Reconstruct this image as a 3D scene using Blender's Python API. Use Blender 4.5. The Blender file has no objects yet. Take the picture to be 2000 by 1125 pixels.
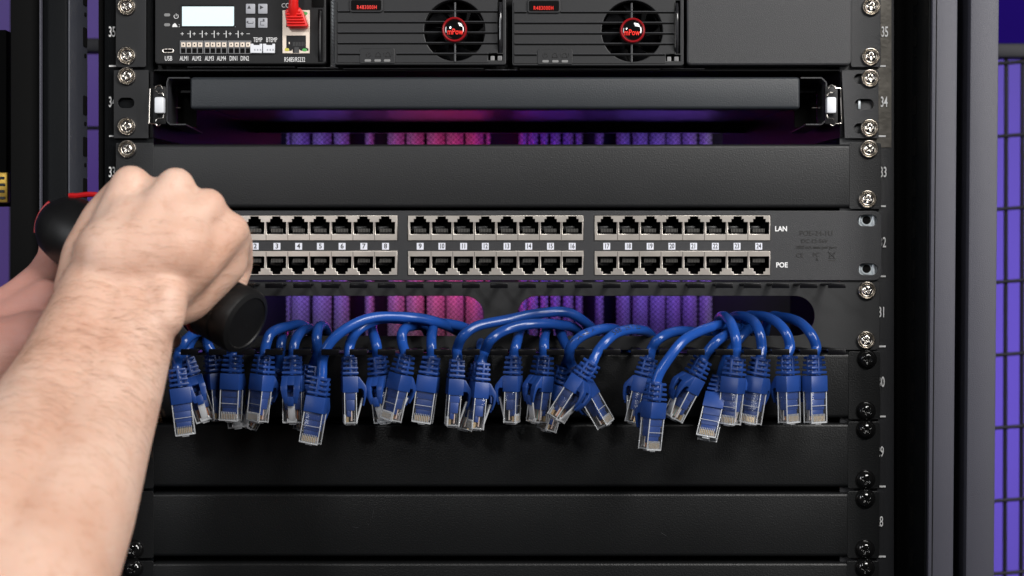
import bpy, bmesh, math, random
from mathutils import Vector, Matrix, noise
random.seed(7)
sc = bpy.context.scene
C = sc.collection
R = math.radians
S = 0.000325          # metres per photo pixel on the rack front plane
D = 1.10              # camera distance from the rack front plane

# ---------------------------------------------------------------- camera, light, exposure
cam = bpy.data.objects.new('camera', bpy.data.cameras.new('camera')); C.objects.link(cam)
cam.location = (0, -D, 0); cam.rotation_euler = (R(90), 0, 0)
cam.data.sensor_width = 36; cam.data.lens = 36 * D / (2000 * S)
cam.data.clip_start = 0.02; cam.data.clip_end = 30
cam.data.dof.use_dof = True; cam.data.dof.focus_distance = D - 0.01; cam.data.dof.aperture_fstop = 11
sc.camera = cam
w = bpy.data.worlds.new('World'); sc.world = w; w.use_nodes = True
w.node_tree.nodes['Background'].inputs[0].default_value = (0.55, 0.6, 0.7, 1)
w.node_tree.nodes['Background'].inputs[1].default_value = 0.02
sc.view_settings.view_transform = 'Standard'; sc.view_settings.look = 'None'
sc.view_settings.exposure = 0; sc.view_settings.gamma = 1; sc.view_settings.use_curve_mapping = False

def area(name, loc, target, sx, sy, power, col=(1, 1, 1), spread=180):
    l = bpy.data.lights.new(name, 'AREA'); l.shape = 'RECTANGLE'; l.size = sx; l.size_y = sy
    l.energy = power; l.color = col; l.spread = R(spread)
    o = bpy.data.objects.new(name, l); C.objects.link(o); o.location = loc
    o.rotation_euler = (Vector(target) - Vector(loc)).to_track_quat('-Z', 'Y').to_euler(); return o
area('softbox_overhead', (0.62, -1.15, 0.90), (0.1, 0, 0.0), 0.6, 0.45, 18, (1.0, 0.98, 0.95))
area('softbox_right', (1.25, -1.15, 0.42), (0.1, 0, 0.05), 0.35, 0.8, 18, (1.0, 0.97, 0.95))
area('softbox_left', (-1.25, -1.10, 0.35), (0, 0, 0), 0.35, 0.8, 8, (0.95, 0.97, 1.0))
area('ring_lamp', (-0.45, -1.5, 0.55), (0, 0, 0), 0.12, 0.12, 3.5, (1, 1, 1))
# coloured lamps inside and behind the rack
for x, c, p in ((-0.235, (0.24, 0.08, 1.0), 0.30), (-0.175, (0.30, 0.10, 1.0), 0.32), (-0.115, (0.85, 0.10, 0.80), 0.24), (-0.065, (1.0, 0.06, 0.40), 0.30), (-0.028, (1.0, 0.03, 0.16), 0.28),
                (0.012, (0.06, 0.04, 1.0), 0.34), (0.06, (0.35, 0.06, 0.80), 0.26), (0.125, (0.24, 0.12, 1.0), 0.36), (0.188, (0.34, 0.12, 1.0), 0.40)):
    area('led_lamp', (x, 0.525, 0.068), (x, 0.62, 0.062), 0.03, 0.11, p * 0.56, c, 95)
area('wall_lamp', (-0.25, 0.85, 0.25), (-0.62, 1.3, 0.2), 0.3, 0.6, 2.8, (0.42, 0.17, 1.0))
area('wall_lamp', (-0.25, 0.85, -0.25), (-0.62, 1.3, -0.2), 0.3, 0.5, 1.2, (0.75, 0.30, 0.8))
area('wall_lamp', (0.25, 0.85, -0.12), (0.75, 1.3, -0.15), 0.3, 0.7, 17, (0.29, 0.17, 1.0))

# ---------------------------------------------------------------- helpers
def sc_(y): return S * (D + y) / D
def P(px, py, y=0.0):
    k = sc_(y); return Vector(((px - 1000) * k, y, (562.5 - py) * k))
def X(px): return (px - 1000) * S
def Z(py): return (562.5 - py) * S
MW = {}
def thing(name, label, cat, M=None, group=None):
    o = bpy.data.objects.new(name, None); C.objects.link(o); o.empty_display_size = 0.01
    M = M if M is not None else Matrix.Identity(4)
    if isinstance(M, Vector): M = Matrix.Translation(M)
    o.matrix_world = M; o.location = M.to_translation(); MW[o] = M.copy()
    tag(o, label, cat, group); return o
def tag(o, label=None, cat=None, group=None, kind=None):
    if label: o['label'] = label
    if cat: o['category'] = cat
    if group: o['group'] = group
    if kind: o['kind'] = kind
    return o
def mesh_of(bm, name, smooth=True, ang=35):
    me = bpy.data.meshes.new(name)
    bm.normal_update(); bm.to_mesh(me); bm.free()
    if smooth:
        me.polygons.foreach_set('use_smooth', [True] * len(me.polygons))
        me.set_sharp_from_angle(angle=R(ang))
    return me
def obj(name, bm, mats, parent=None, smooth=True, ang=35, label=None):
    """bm is in world coordinates"""
    if parent is not None: bmesh.ops.transform(bm, matrix=MW[parent].inverted(), verts=bm.verts)
    me = mesh_of(bm, name, smooth, ang)
    return link(name, me, mats, parent, label)
def link(name, me, mats=None, parent=None, label=None):
    if mats is not None:
        for m in (mats if isinstance(mats, (list, tuple)) else [mats]): me.materials.append(m)
    o = bpy.data.objects.new(name, me); C.objects.link(o)
    if parent is not None: o.parent = parent; MW[o] = MW[parent].copy()
    else: MW[o] = Matrix.Identity(4)
    if label: o['label'] = label
    return o
def place(name, me, parent, loc, rot=None):
    """shared mesh at a world location under parent"""
    o = bpy.data.objects.new(name, me); C.objects.link(o); o.parent = parent
    M = Matrix.Translation(loc) @ (rot if rot is not None else Matrix.Identity(4))
    L = MW[parent].inverted() @ M
    o.location = L.to_translation(); o.rotation_euler = L.to_euler(); MW[o] = M
    return o
def merge(bm, t, mi=0):
    for f in t.faces: f.material_index = mi
    me = bpy.data.meshes.new('t'); t.to_mesh(me); t.free(); bm.from_mesh(me); bpy.data.meshes.remove(me)
def box(bm, x0, x1, y0, y1, z0, z1, bev=0.0, mi=0, seg=2, M=None):
    t = bmesh.new(); bmesh.ops.create_cube(t, size=1)
    for v in t.verts:
        v.co = Vector((x0 + (v.co.x + .5) * (x1 - x0), y0 + (v.co.y + .5) * (y1 - y0), z0 + (v.co.z + .5) * (z1 - z0)))
    if bev: bmesh.ops.bevel(t, geom=t.edges[:], offset=bev, segments=seg, profile=.5, affect='EDGES')
    if M: bmesh.ops.transform(t, matrix=M, verts=t.verts)
    merge(bm, t, mi)
def pbox(bm, a, b, c, d, y0, y1, bev=0.0, mi=0, seg=2):
    """box from photo px (a..b, c..d) with its front at y0"""
    k = sc_(y0)
    box(bm, (a - 1000) * k, (b - 1000) * k, y0, y1, (562.5 - d) * k, (562.5 - c) * k, bev, mi, seg)
def prism(bm, pts, ax, lo, hi, mi=0, bev=0.0):
    """polygon pts (2D) extruded along axis ax: 'x' pts=(y,z); 'y' pts=(x,z); 'z' pts=(x,y)"""
    t = bmesh.new()
    def mk(p, h): return {'x': (h, p[0], p[1]), 'y': (p[0], h, p[1]), 'z': (p[0], p[1], h)}[ax]
    a = [t.verts.new(mk(p, lo)) for p in pts]; b = [t.verts.new(mk(p, hi)) for p in pts]
    n = len(pts)
    t.faces.new(a); t.faces.new(b[::-1])
    for i in range(n): t.faces.new((a[i], b[i], b[(i + 1) % n], a[(i + 1) % n]))
    bmesh.ops.recalc_face_normals(t, faces=t.faces)
    if bev: bmesh.ops.bevel(t, geom=t.edges[:], offset=bev, segments=2, profile=.5, affect='EDGES')
    merge(bm, t, mi)
def lathe(bm, prof, n=32, M=None, mi=0):
    """prof: (radius, height) about local z"""
    t = bmesh.new(); rings = []
    for r, h in prof:
        if r < 1e-7: rings.append([t.verts.new((0, 0, h))])
        else: rings.append([t.verts.new((r * math.cos(2 * math.pi * i / n), r * math.sin(2 * math.pi * i / n), h)) for i in range(n)])
    for a, b in zip(rings, rings[1:]):
        for i in range(n):
            j = (i + 1) % n
            if len(a) == 1 and len(b) == 1: break
            if len(a) == 1: t.faces.new((a[0], b[i], b[j]))
            elif len(b) == 1: t.faces.new((a[i], a[j], b[0]))
            else: t.faces.new((a[i], a[j], b[j], b[i]))
    bmesh.ops.recalc_face_normals(t, faces=t.faces)
    if M: bmesh.ops.transform(t, matrix=M, verts=t.verts)
    merge(bm, t, mi)
def spline(pts, n=8):
    p = [Vector(q) for q in pts]; p = [p[0] * 2 - p[1]] + p + [p[-1] * 2 - p[-2]]; out = []
    for i in range(1, len(p) - 2):
        for k in range(n):
            t = k / n; a, b, c, d = p[i - 1], p[i], p[i + 1], p[i + 2]
            out.append(.5 * ((2 * b) + (c - a) * t + (2 * a - 5 * b + 4 * c - d) * t * t + (3 * b - a - 3 * c + d) * t ** 3))
    out.append(p[-2]); return out
def tube(bm, pts, r, n=12, mi=0, cap=True, rf=None):
    t = bmesh.new(); N = len(pts); nrm = None; rings = []
    for i, p in enumerate(pts):
        d = (pts[min(i + 1, N - 1)] - pts[max(i - 1, 0)]).normalized()
        if nrm is None:
            nrm = d.orthogonal().normalized()
        nrm = (nrm - d * nrm.dot(d)).normalized(); bn = d.cross(nrm)
        rr = rf(i / (N - 1)) * r if rf else r
        rings.append([t.verts.new(p + (nrm * math.cos(2 * math.pi * k / n) + bn * math.sin(2 * math.pi * k / n)) * rr) for k in range(n)])
    for a, b in zip(rings, rings[1:]):
        for k in range(n): t.faces.new((a[k], a[(k + 1) % n], b[(k + 1) % n], b[k]))
    if cap: t.faces.new(rings[0][::-1]); t.faces.new(rings[-1])
    bmesh.ops.recalc_face_normals(t, faces=t.faces)
    merge(bm, t, mi)
def rrect(cx, cz, w_, h_, r, n=5):
    pts = []
    for sx, sz, a0 in ((1, 1, 0), (-1, 1, 90), (-1, -1, 180), (1, -1, 270)):
        for i in range(n + 1):
            a = R(a0 + 90 * i / n); pts.append((cx + sx * (w_ / 2 - r) + r * math.cos(a), cz + sz * (h_ / 2 - r) + r * math.sin(a)))
    return pts
def circ(cx, cz, r, n=40): return [(cx + r * math.cos(2 * math.pi * i / n), cz + r * math.sin(2 * math.pi * i / n)) for i in range(n)]
def plate(bm, loops, y0, th, bev=0.0, mi=0):
    """flat plate in the XZ plane with holes (first loop outer, rest holes), front at y0, thickness th"""
    cu = bpy.data.curves.new('t', 'CURVE'); cu.dimensions = '2D'; cu.fill_mode = 'BOTH'
    cu.extrude = th / 2 - bev; cu.bevel_depth = bev; cu.bevel_resolution = 1; cu.offset = -bev
    for lp in loops:
        sp = cu.splines.new('POLY'); sp.points.add(len(lp) - 1); sp.use_cyclic_u = True
        for q, (a, b) in zip(sp.points, lp): q.co = (a, b, 0, 1)
    curve_to(bm, cu, Matrix.Translation((0, y0 + th / 2, 0)) @ Matrix.Rotation(R(90), 4, 'X'), mi)
def curve_to(bm, cu, M, mi=0):
    o = bpy.data.objects.new('t', cu); C.objects.link(o)
    dg = bpy.context.evaluated_depsgraph_get(); dg.update()
    me = bpy.data.meshes.new_from_object(o.evaluated_get(dg))
    bpy.data.objects.remove(o); bpy.data.curves.remove(cu)
    t = bmesh.new(); t.from_mesh(me); bpy.data.meshes.remove(me)
    bmesh.ops.transform(t, matrix=M, verts=t.verts)
    merge(bm, t, mi)
def text(bm, s, px, py, capx, y=0.0, sx=1.0, mi=0, th=0.0001, bold=0.0, track=1.0):
    """text centred on photo px at plane y; capx = capital height in px"""
    cu = bpy.data.curves.new('t', 'FONT'); cu.body = s; cu.align_x = 'CENTER'; cu.align_y = 'CENTER'
    k = sc_(y); cu.size = capx * k / 0.7; cu.extrude = th; cu.offset = bold * k; cu.space_character = track
    cu.resolution_u = 3
    M = Matrix.Translation(P(px, py, y - th)) @ Matrix.Rotation(R(90), 4, 'X') @ Matrix.Diagonal((sx, 1, 1, 1))
    curve_to(bm, cu, M, mi)
def line(bm, pts, wpx, y, mi=0, closed=False):
    """flat stroke through photo px points"""
    v = [P(a, b, y) for a, b in pts]
    if closed: v.append(v[0])
    tube(bm, v, wpx * sc_(y) / 2, 6, mi)

# ---------------------------------------------------------------- materials
def mat(name, col, rough=.5, metal=0.0, spec=.5, bump=None, var=None, sss=0, coat=0):
    m = bpy.data.materials.new(name); m.use_nodes = True; nt = m.node_tree; b = nt.nodes['Principled BSDF']
    b.inputs['Base Color'].default_value = (*col, 1); b.inputs['Roughness'].default_value = rough
    b.inputs['Metallic'].default_value = metal; b.inputs['Specular IOR Level'].default_value = spec
    b.inputs['Coat Weight'].default_value = coat; b.inputs['Coat Roughness'].default_value = .08
    tc = nt.nodes.new('ShaderNodeTexCoord')
    if bump:
        scale, dist, st = bump
        n = nt.nodes.new('ShaderNodeTexNoise'); n.inputs['Scale'].default_value = scale; n.inputs['Detail'].default_value = 3
        bp = nt.nodes.new('ShaderNodeBump'); bp.inputs['Distance'].default_value = dist; bp.inputs['Strength'].default_value = st
        nt.links.new(tc.outputs['Object'], n.inputs['Vector']); nt.links.new(n.outputs['Fac'], bp.inputs['Height'])
        nt.links.new(bp.outputs['Normal'], b.inputs['Normal'])
    if var:
        scale, amt = var
        n = nt.nodes.new('ShaderNodeTexNoise'); n.inputs['Scale'].default_value = scale; n.inputs['Detail'].default_value = 5
        mp = nt.nodes.new('ShaderNodeMapRange'); mp.inputs['To Min'].default_value = 1 - amt; mp.inputs['To Max'].default_value = 1 + amt
        mx = nt.nodes.new('ShaderNodeMix'); mx.data_type = 'RGBA'; mx.blend_type = 'MULTIPLY'; mx.inputs['Factor'].default_value = 1
        mx.inputs['A'].default_value = (*col, 1)
        nt.links.new(tc.outputs['Object'], n.inputs['Vector']); nt.links.new(n.outputs['Fac'], mp.inputs['Value'])
        nt.links.new(mp.outputs['Result'], mx.inputs['B']); nt.links.new(mx.outputs['Result'], b.inputs['Base Color'])
        r2 = nt.nodes.new('ShaderNodeMapRange'); r2.inputs['To Min'].default_value = max(0, rough - amt * .25); r2.inputs['To Max'].default_value = rough + amt * .25
        nt.links.new(n.outputs['Fac'], r2.inputs['Value']); nt.links.new(r2.outputs['Result'], b.inputs['Roughness'])
    if sss:
        b.inputs['Subsurface Weight'].default_value = sss; b.inputs['Subsurface Radius'].default_value = (1, .35, .2)
        b.inputs['Subsurface Scale'].default_value = .006
    return m
M_TEX = mat('powder_coat_textured', (.0115, .0120, .0130), .42, spec=.42, bump=(1150, .00030, .6), var=(9, .25))
M_FINE = mat('powder_coat_fine', (.024, .0245, .027), .46, spec=.45, bump=(2000, .00026, .8), var=(12, .2))
M_DARK = mat('powder_coat_black', (.0052, .0056, .0060), .38, spec=.36, bump=(1050, .0003, .55), var=(9, .3))
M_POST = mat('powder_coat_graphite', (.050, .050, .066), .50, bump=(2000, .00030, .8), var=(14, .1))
M_POSTL = mat('powder_coat_shaded', (.0030, .0036, .0044), .5, spec=.10, bump=(1300, .00025, .5), var=(14, .1))  # shaded copy of the post coat, shade put into the colour
M_BLK = mat('black_plastic', (.0075, .0075, .0082), .5, spec=.3, bump=(1800, .0001, .35))
M_MOD = mat('module_plastic', (.013, .0135, .0150), .48, spec=.4, bump=(2200, .0001, .4), var=(25, .12))
M_VOID = mat('unlit_black', (.003, .003, .003), .8, spec=.1)
M_TRAY = mat('glossy_black_steel', (.004, .004, .005), .3, spec=.10, bump=(200, .0002, .3))
M_NICK = mat('nickel', (.78, .72, .655), .33, .85, bump=(900, .00006, .3), var=(60, .10))
M_CHROME = mat('polished_steel', (.66, .625, .58), .22, 1.0, var=(300, .1))
M_ZINC = mat('zinc', (.72, .78, .82), .42, .5, var=(200, .15))
M_WORN = mat('scratched_rail', (.13, .12, .105), .38, .6, bump=(300, .0003, .5), var=(70, .55))
M_BSCREW = mat('black_oxide', (.006, .006, .006), .10, spec=.6, coat=.4)
M_BLUE = mat('blue_boot_plastic', (.013, .050, .225), .38, spec=.45, bump=(1500, .00006, .3), var=(120, .15))
M_CORD = mat('blue_cord_jacket', (.012, .064, .30), .24, spec=.5, bump=(260, .00018, .35), var=(90, .14))
M_RED = mat('red_plastic', (.70, .012, .010), .38)
M_REDD = mat('red_trim', (.42, .004, .006), .35)
M_GOLD = mat('gold_contacts', (.80, .60, .34), .35, .85)
M_WHITE = mat('white_paint', (.80, .80, .80), .5)
M_LABEL = mat('white_label', (.74, .76, .84), .5)
M_INK = mat('label_ink', (.03, .03, .035), .5)
M_ETCH = mat('etched_print', (.014, .013, .012), .6)
M_CREAM = mat('cream_connector', (.72, .62, .52), .4, .35)
M_GREYL = mat('grey_lens', (.20, .20, .20), .4)
M_BTN = mat('grey_button', (.36, .37, .40), .45)
M_RUB = mat('black_rubber', (.0055, .0055, .0058), .45, spec=.35, bump=(900, .0001, .4), var=(60, .3))
M_WHT = mat('white_nylon', (.72, .74, .78), .4)
M_BRASS = mat('brass', (.60, .38, .07), .4, .7, var=(160, .6))
M_WALL = mat('violet_glow_wall', (.15, .13, .26), .9, spec=.05, var=(3, .06))  # part of the violet lamp glow is put into the wall colour
M_WIRE = mat('wire_black', (.008, .008, .014), .6)
M_FOIL = mat('braided_foil', (.22, .23, .24), .4, .6)
M_GLASSB = mat('black_dome', (.004, .004, .004), .04, spec=.8, coat=1)
M_ICON = mat('dark_emboss', (.008, .008, .008), .5)
M_GRN = mat('green_led', (.05, .35, .06), .3); M_YEL = mat('yellow_led', (.55, .50, .05), .3)
def emis(name, col, st):
    m = mat(name, col, .3); b = m.node_tree.nodes['Principled BSDF']
    b.inputs['Emission Color'].default_value = (*col, 1); b.inputs['Emission Strength'].default_value = st; return m
M_LCD = emis('lit_display', (.55, .68, .71), .36)
M_REDT = emis('red_lettering_glow', (.8, .03, .02), .22)  # print given a weak glow of its own to look brighter
def clear(name, milk, tint, gloss=1):
    m = bpy.data.materials.new(name); m.use_nodes = True; nt = m.node_tree; nt.nodes.clear()
    o = nt.nodes.new('ShaderNodeOutputMaterial'); tr = nt.nodes.new('ShaderNodeBsdfTransparent'); tr.inputs[0].default_value = (*tint, 1)
    gl = nt.nodes.new('ShaderNodeBsdfGlossy'); gl.inputs['Roughness'].default_value = .10
    df = nt.nodes.new('ShaderNodeBsdfDiffuse'); df.inputs[0].default_value = (.85, .87, .9, 1)
    fr = nt.nodes.new('ShaderNodeFresnel'); fr.inputs[0].default_value = 1.55
    tc = nt.nodes.new('ShaderNodeTexCoord'); n = nt.nodes.new('ShaderNodeTexNoise'); n.inputs['Scale'].default_value = 260
    bp = nt.nodes.new('ShaderNodeBump'); bp.inputs['Distance'].default_value = .0006; bp.inputs['Strength'].default_value = .5
    nt.links.new(tc.outputs['Object'], n.inputs['Vector']); nt.links.new(n.outputs['Fac'], bp.inputs['Height'])
    nt.links.new(bp.outputs['Normal'], gl.inputs['Normal'])
    a = nt.nodes.new('ShaderNodeMixShader'); b = nt.nodes.new('ShaderNodeMixShader'); a.inputs[0].default_value = milk
    nt.links.new(tr.outputs[0], a.inputs[1]); nt.links.new(df.outputs[0], a.inputs[2])
    ml = nt.nodes.new('ShaderNodeMath'); ml.operation = 'MULTIPLY'; ml.inputs[1].default_value = gloss; nt.links.new(fr.outputs[0], ml.inputs[0])
    nt.links.new(ml.outputs[0], b.inputs[0]); nt.links.new(a.outputs[0], b.inputs[1]); nt.links.new(gl.outputs[0], b.inputs[2])
    nt.links.new(b.outputs[0], o.inputs[0]); return m
for m_ in (M_BLUE, M_CORD):
    nt = m_.node_tree; b = nt.nodes['Principled BSDF']; oi = nt.nodes.new('ShaderNodeObjectInfo'); lk = b.inputs['Base Color'].links[0].from_socket
    mr = nt.nodes.new('ShaderNodeMapRange'); mr.inputs['To Min'].default_value = .78; mr.inputs['To Max'].default_value = 1.2
    hs = nt.nodes.new('ShaderNodeHueSaturation'); nt.links.new(oi.outputs['Random'], mr.inputs['Value']); nt.links.new(mr.outputs['Result'], hs.inputs['Value'])
    nt.links.new(lk, hs.inputs['Color']); nt.links.new(hs.outputs[0], b.inputs['Base Color'])
M_CLEAR = clear('clear_plastic', .02, (.97, .975, .98), .42); M_EDGE = clear('clear_plastic_edge', .5, (.9, .92, .94))  # edge plastic is milkier, its sparkle is in the colour
# perforated strip: staggered lighter dots paint the bright room behind the holes
M_PERF = mat('perforated_grille', (.10, .10, .10), .7, spec=.15)
nt = M_PERF.node_tree; b = nt.nodes['Principled BSDF']
tc = nt.nodes.new('ShaderNodeTexCoord'); sp = nt.nodes.new('ShaderNodeSeparateXYZ'); nt.links.new(tc.outputs['Object'], sp.inputs[0])
ad = nt.nodes.new('ShaderNodeMath'); ad.operation = 'ADD'; su = nt.nodes.new('ShaderNodeMath'); su.operation = 'SUBTRACT'
for q in (ad, su): nt.links.new(sp.outputs[0], q.inputs[0]); nt.links.new(sp.outputs[2], q.inputs[1])
cb = nt.nodes.new('ShaderNodeCombineXYZ'); nt.links.new(ad.outputs[0], cb.inputs[0]); nt.links.new(su.outputs[0], cb.inputs[1])
vo = nt.nodes.new('ShaderNodeTexVoronoi'); vo.voronoi_dimensions = '2D'; vo.inputs['Randomness'].default_value = 0; vo.inputs['Scale'].default_value = 1 / .0050
nt.links.new(cb.outputs[0], vo.inputs['Vector'])
cr = nt.nodes.new('ShaderNodeValToRGB'); cr.color_ramp.elements[0].position = .17; cr.color_ramp.elements[0].color = (.34, .34, .34, 1)
cr.color_ramp.elements[1].position = .31; cr.color_ramp.elements[1].color = (.075, .075, .075, 1)
nt.links.new(vo.outputs['Distance'], cr.inputs[0]); nt.links.new(cr.outputs[0], b.inputs['Base Color'])

# ---------------------------------------------------------------- setting behind the rack
bm = bmesh.new(); box(bm, -3, 3, 1.5, 1.6, -2, 2)
tag(obj('back_wall', bm, M_WALL), kind='structure')

def mesh_panel(px0, px1, y, verts, hors, label, top_bar, slope):
    t = thing('wire_mesh', label, 'mesh panel', P((px0 + px1) / 2, 1125, y), group='wire mesh panels behind the rack')
    bm = bmesh.new(); k = sc_(y)
    for v in verts: tube(bm, [P(v, -60, y), P(v - 4, 1200, y)], 4.4 * k, 8)
    for h in hors: tube(bm, [P(px0, h + slope, y - .004), P(px1, h - slope, y - .004)], 3.6 * k, 8)
    pbox(bm, px0, px1, top_bar[0], top_bar[1], y - .01, y + .01, .002)
    obj('wire_grid', bm, M_WIRE, t)
    if px0 > 1000:
        bm = bmesh.new(); pbox(bm, px0, px1, -80, 85, y - .004, y + .004); obj('unlit_sheet', bm, mat('unlit_navy', (.012, .004, .12), 1, spec=0), t)  # added sheet, its dark blue stands for the unlit stretch above the bar
mesh_panel(1900, 2120, .55, (1934, 1966, 1998, 2030, 2062, 2094), [262 + 142.3 * i for i in range(-3, 8)], 'black wire mesh over the violet lit wall at the right edge', (84, 112), 8)
mesh_panel(-120, 210, .55, (-60, -20, 24, 70), (250, 620, 980), 'black wire mesh seen through the narrow gap left of the rack', (74, 101), 0)

# ---------------------------------------------------------------- rack cabinet
cab = thing('rack_cabinet', 'tall black open equipment rack with numbered mounting rails and a perforated rear door', 'rack', P(968, 1250))
# mounting rails
def rail(px0, px1, material, numx, tickx, side):
    bm = bmesh.new(); pbox(bm, px0, px1, -60, 1200, .0035, .0055, .0004)
    pbox(bm, px0 if side < 0 else px1 - 6, px0 + 6 if side < 0 else px1, -60, 1200, .006, .05)
    r = obj('mounting_rail', bm, material, cab)
    bm = bmesh.new()
    for i, n in enumerate(range(36, 27, -1)):
        py = 63 + 137 * (i - 1) if i < 4 else 338 + 136.3 * (i - 3)
        text(bm, str(n), numx + (5.5 - 1.45 * i if side > 0 else 0), py, 20, .0034 if side < 0 else .0026, .50, bold=.3)
    for i in range(9):
        pbox(bm, tickx, tickx + 14, -8 + 136.9 * i - 1.6, -8 + 136.9 * i + 1.6, .0033 if side < 0 else .0026, .0035)
    obj('unit_numbers', bm, M_WHITE, r)
    return r
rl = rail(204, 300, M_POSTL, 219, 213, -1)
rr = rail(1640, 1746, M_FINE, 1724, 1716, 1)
bm = bmesh.new(); pbox(bm, 1704, 1741, -60, 288, .0030, .0034)
obj('bare_strip', bm, M_WORN, rr, label='scuffed bare metal upper stretch of the right rail')
# posts, right side leans a touch as in the photograph
def post(name, a, b, y0, y1, material, lean=0, bev=.0012, parent=cab, label=None):
    bm = bmesh.new(); k = sc_(y0)
    box(bm, (a - 1000) * k, (b - 1000) * k, y0, y1, -.25, .24, bev)
    for v in bm.verts: v.co.x += lean * k * (v.co.z - .18) / .36
    return obj(name, bm, material, parent, label=label)
SL = [-22, 58, 190, 270, 350, 430, 508, 587, 665, 745, 825, 905, 985, 1065]
def slots(par, Xw, sgn, lean=0):
    bm = bmesh.new()
    for i, s in enumerate(SL):
        for (h0, h1, ya, yb) in ((s, s + 37, -.012, -.003), (s + 50, s + 58, -.009, -.005)):
            z0, z1 = Z(h1), Z(h0); xo = lean * S * ((z0 + z1) / 2 - .18) / .36
            prism(bm, rrect((ya + yb) / 2, (z0 + z1) / 2, abs(yb - ya), z1 - z0, .0012, 2), 'x', Xw + xo - .0004, Xw + xo + .0004)
    obj('slots', bm, M_VOID, par)
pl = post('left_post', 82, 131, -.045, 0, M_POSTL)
Xl = (131 - 1000) * sc_(-.045)
bm = bmesh.new(); box(bm, Xl, Xl + .0015, -.0438, 0, -.25, .24, .0006); inner = obj('inner_face', bm, mat('powder_coat_lit_side', (.034, .037, .048), .45, bump=(1300, .00025, .5)), pl)  # paler copy of the post coat, light from the right in its colour
slots(pl, Xl + .0017, 1)
post('left_outer_post', 20, 79, -.045, .0, M_VOID)
bm = bmesh.new(); pbox(bm, -80, 13, 58, 402, .035, .049, .001); obj('dark_edge_plate', bm, M_VOID, cab)  # added plate, keeps the far left edge dark
post('left_edge_highlight', 76, 81, -.049, -.0452, M_POST)  # pale strip painting the highlight along the post edge
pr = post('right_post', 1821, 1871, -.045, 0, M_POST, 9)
Xr = (1821 - 1000) * sc_(-.045)
bm = bmesh.new(); box(bm, Xr - .0012, Xr - .0002, -.042, 0, -.25, .24)
for v in bm.verts: v.co.x += 9 * S * (v.co.z - .18) / .36
obj('inner_face', bm, M_POSTL, pr); slots(pr, Xr - .0014, -1, 9)
bm = bmesh.new()
for a in (1829.0,):
    pbox(bm, a, a + 1.6, -60, 1200, -.0453, -.0448)
for v in bm.verts: v.co.x += 9 * S * (v.co.z - .18) / .36
obj('seam', bm, M_VOID, pr)
post('right_outer_post', 1896, 1952, -.045, .0, M_POST, 10)
post('gap_filler', 1868, 1900, -.012, .0, M_VOID, 10)
post('side_panel', 1744, 1872, .012, .03, M_VOID, 9)
bm = bmesh.new(); box(bm, X(1790), X(1806), .031, .50, -.25, .24); obj('side_panel', bm, M_VOID, cab)
bm = bmesh.new(); box(bm, X(188), X(198), .006, .30, -.25, .24); obj('side_panel', bm, M_VOID, cab)
# rear door with perforated strips
rd = None
bm = bmesh.new(); pbox(bm, 395, 1640, -300, 1500, .66, .68); rd = obj('rear_door', bm, M_VOID, cab)
strips = [(560, 566), (570, 604), (611, 646), (653, 681), (714, 729), (758, 789), (794, 827), (834, 868), (872, 905), (910, 944), (950, 957),
          (1014, 1029), (1032, 1050), (1056, 1070), (1076, 1094), (1100, 1119), (1125, 1137), (1163, 1178), (1205, 1230), (1236, 1265), (1270, 1299),
          (1303, 1329), (1334, 1361), (1367, 1390)]
for a, b_ in strips:
    bm = bmesh.new(); y = .62; k = sc_(y); x0, x1 = (a - 1000) * k, (b_ - 1000) * k; n = 8; w_ = x1 - x0
    pts = [(x0 + w_ * i / n, y - .42 * w_ * math.sin(math.pi * i / n)) for i in range(n + 1)] + [(x1, y + .01), (x0, y + .01)]
    prism(bm, pts, 'z', -.32, .40); obj('perforated_strip', bm, M_PERF, rd)

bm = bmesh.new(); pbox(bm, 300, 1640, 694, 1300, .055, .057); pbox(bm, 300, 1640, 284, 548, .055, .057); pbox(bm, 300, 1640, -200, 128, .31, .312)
obj('light_baffle', bm, M_VOID, cab)  # added unseen plates, stop the coloured lamps leaking through panel gaps
# yellow tag at far left
bm = bmesh.new(); pbox(bm, -14, 15, 336, 396, .028, .034, .001)
for i in range(4): pbox(bm, -6 + 3 * (i % 2), 8 + (i % 2), 345 + 13 * i, 350 + 13 * i, .0272, .0285, 0, 1)
tag(obj('brass_plate', bm, [M_BRASS, M_ICON]), 'small worn brass yellow plate at the left edge of the picture', 'plate')

# ---------------------------------------------------------------- screws
def screw_bm(r, h, depth, slot, rr_, nr=18, na=56):
    bm = bmesh.new(); rings = []
    for i in range(nr + 1):
        q = i / nr; ring = []
        for k in range(1 if i == 0 else na):
            a = 2 * math.pi * k / na; x, z = q * r * math.cos(a), q * r * math.sin(a)
            y = -h * math.sqrt(max(0, 1 - q ** 2.4))
            u = min(abs(x), abs(z)); L = max(abs(x), abs(z))
            m = max(0, min(1, (slot - u) / (slot * .35))) * max(0, min(1, (rr_ - L) / (rr_ * .25)))
            y += depth * m * (1 - .5 * L / rr_)
            ring.append(bm.verts.new((x, y, z)))
        rings.append(ring)
    for k in range(na): bm.faces.new((rings[0][0], rings[1][(k + 1) % na], rings[1][k]))
    for a, b_ in zip(rings[1:], rings[2:]):
        for k in range(na): bm.faces.new((a[k], a[(k + 1) % na], b_[(k + 1) % na], b_[k]))
    bmesh.ops.recalc_face_normals(bm, faces=bm.faces)
    if sum(f.normal.y for f in bm.faces) > 0: bmesh.ops.reverse_faces(bm, faces=bm.faces)
    return bm
me_silver = mesh_of(screw_bm(13.0 * S, .0030, .0013, .0008, .0024), 'screw', ang=60); me_silver.materials.append(M_CHROME)
bm = bmesh.new(); RX = Matrix.Rotation(R(90), 4, 'X')
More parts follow.
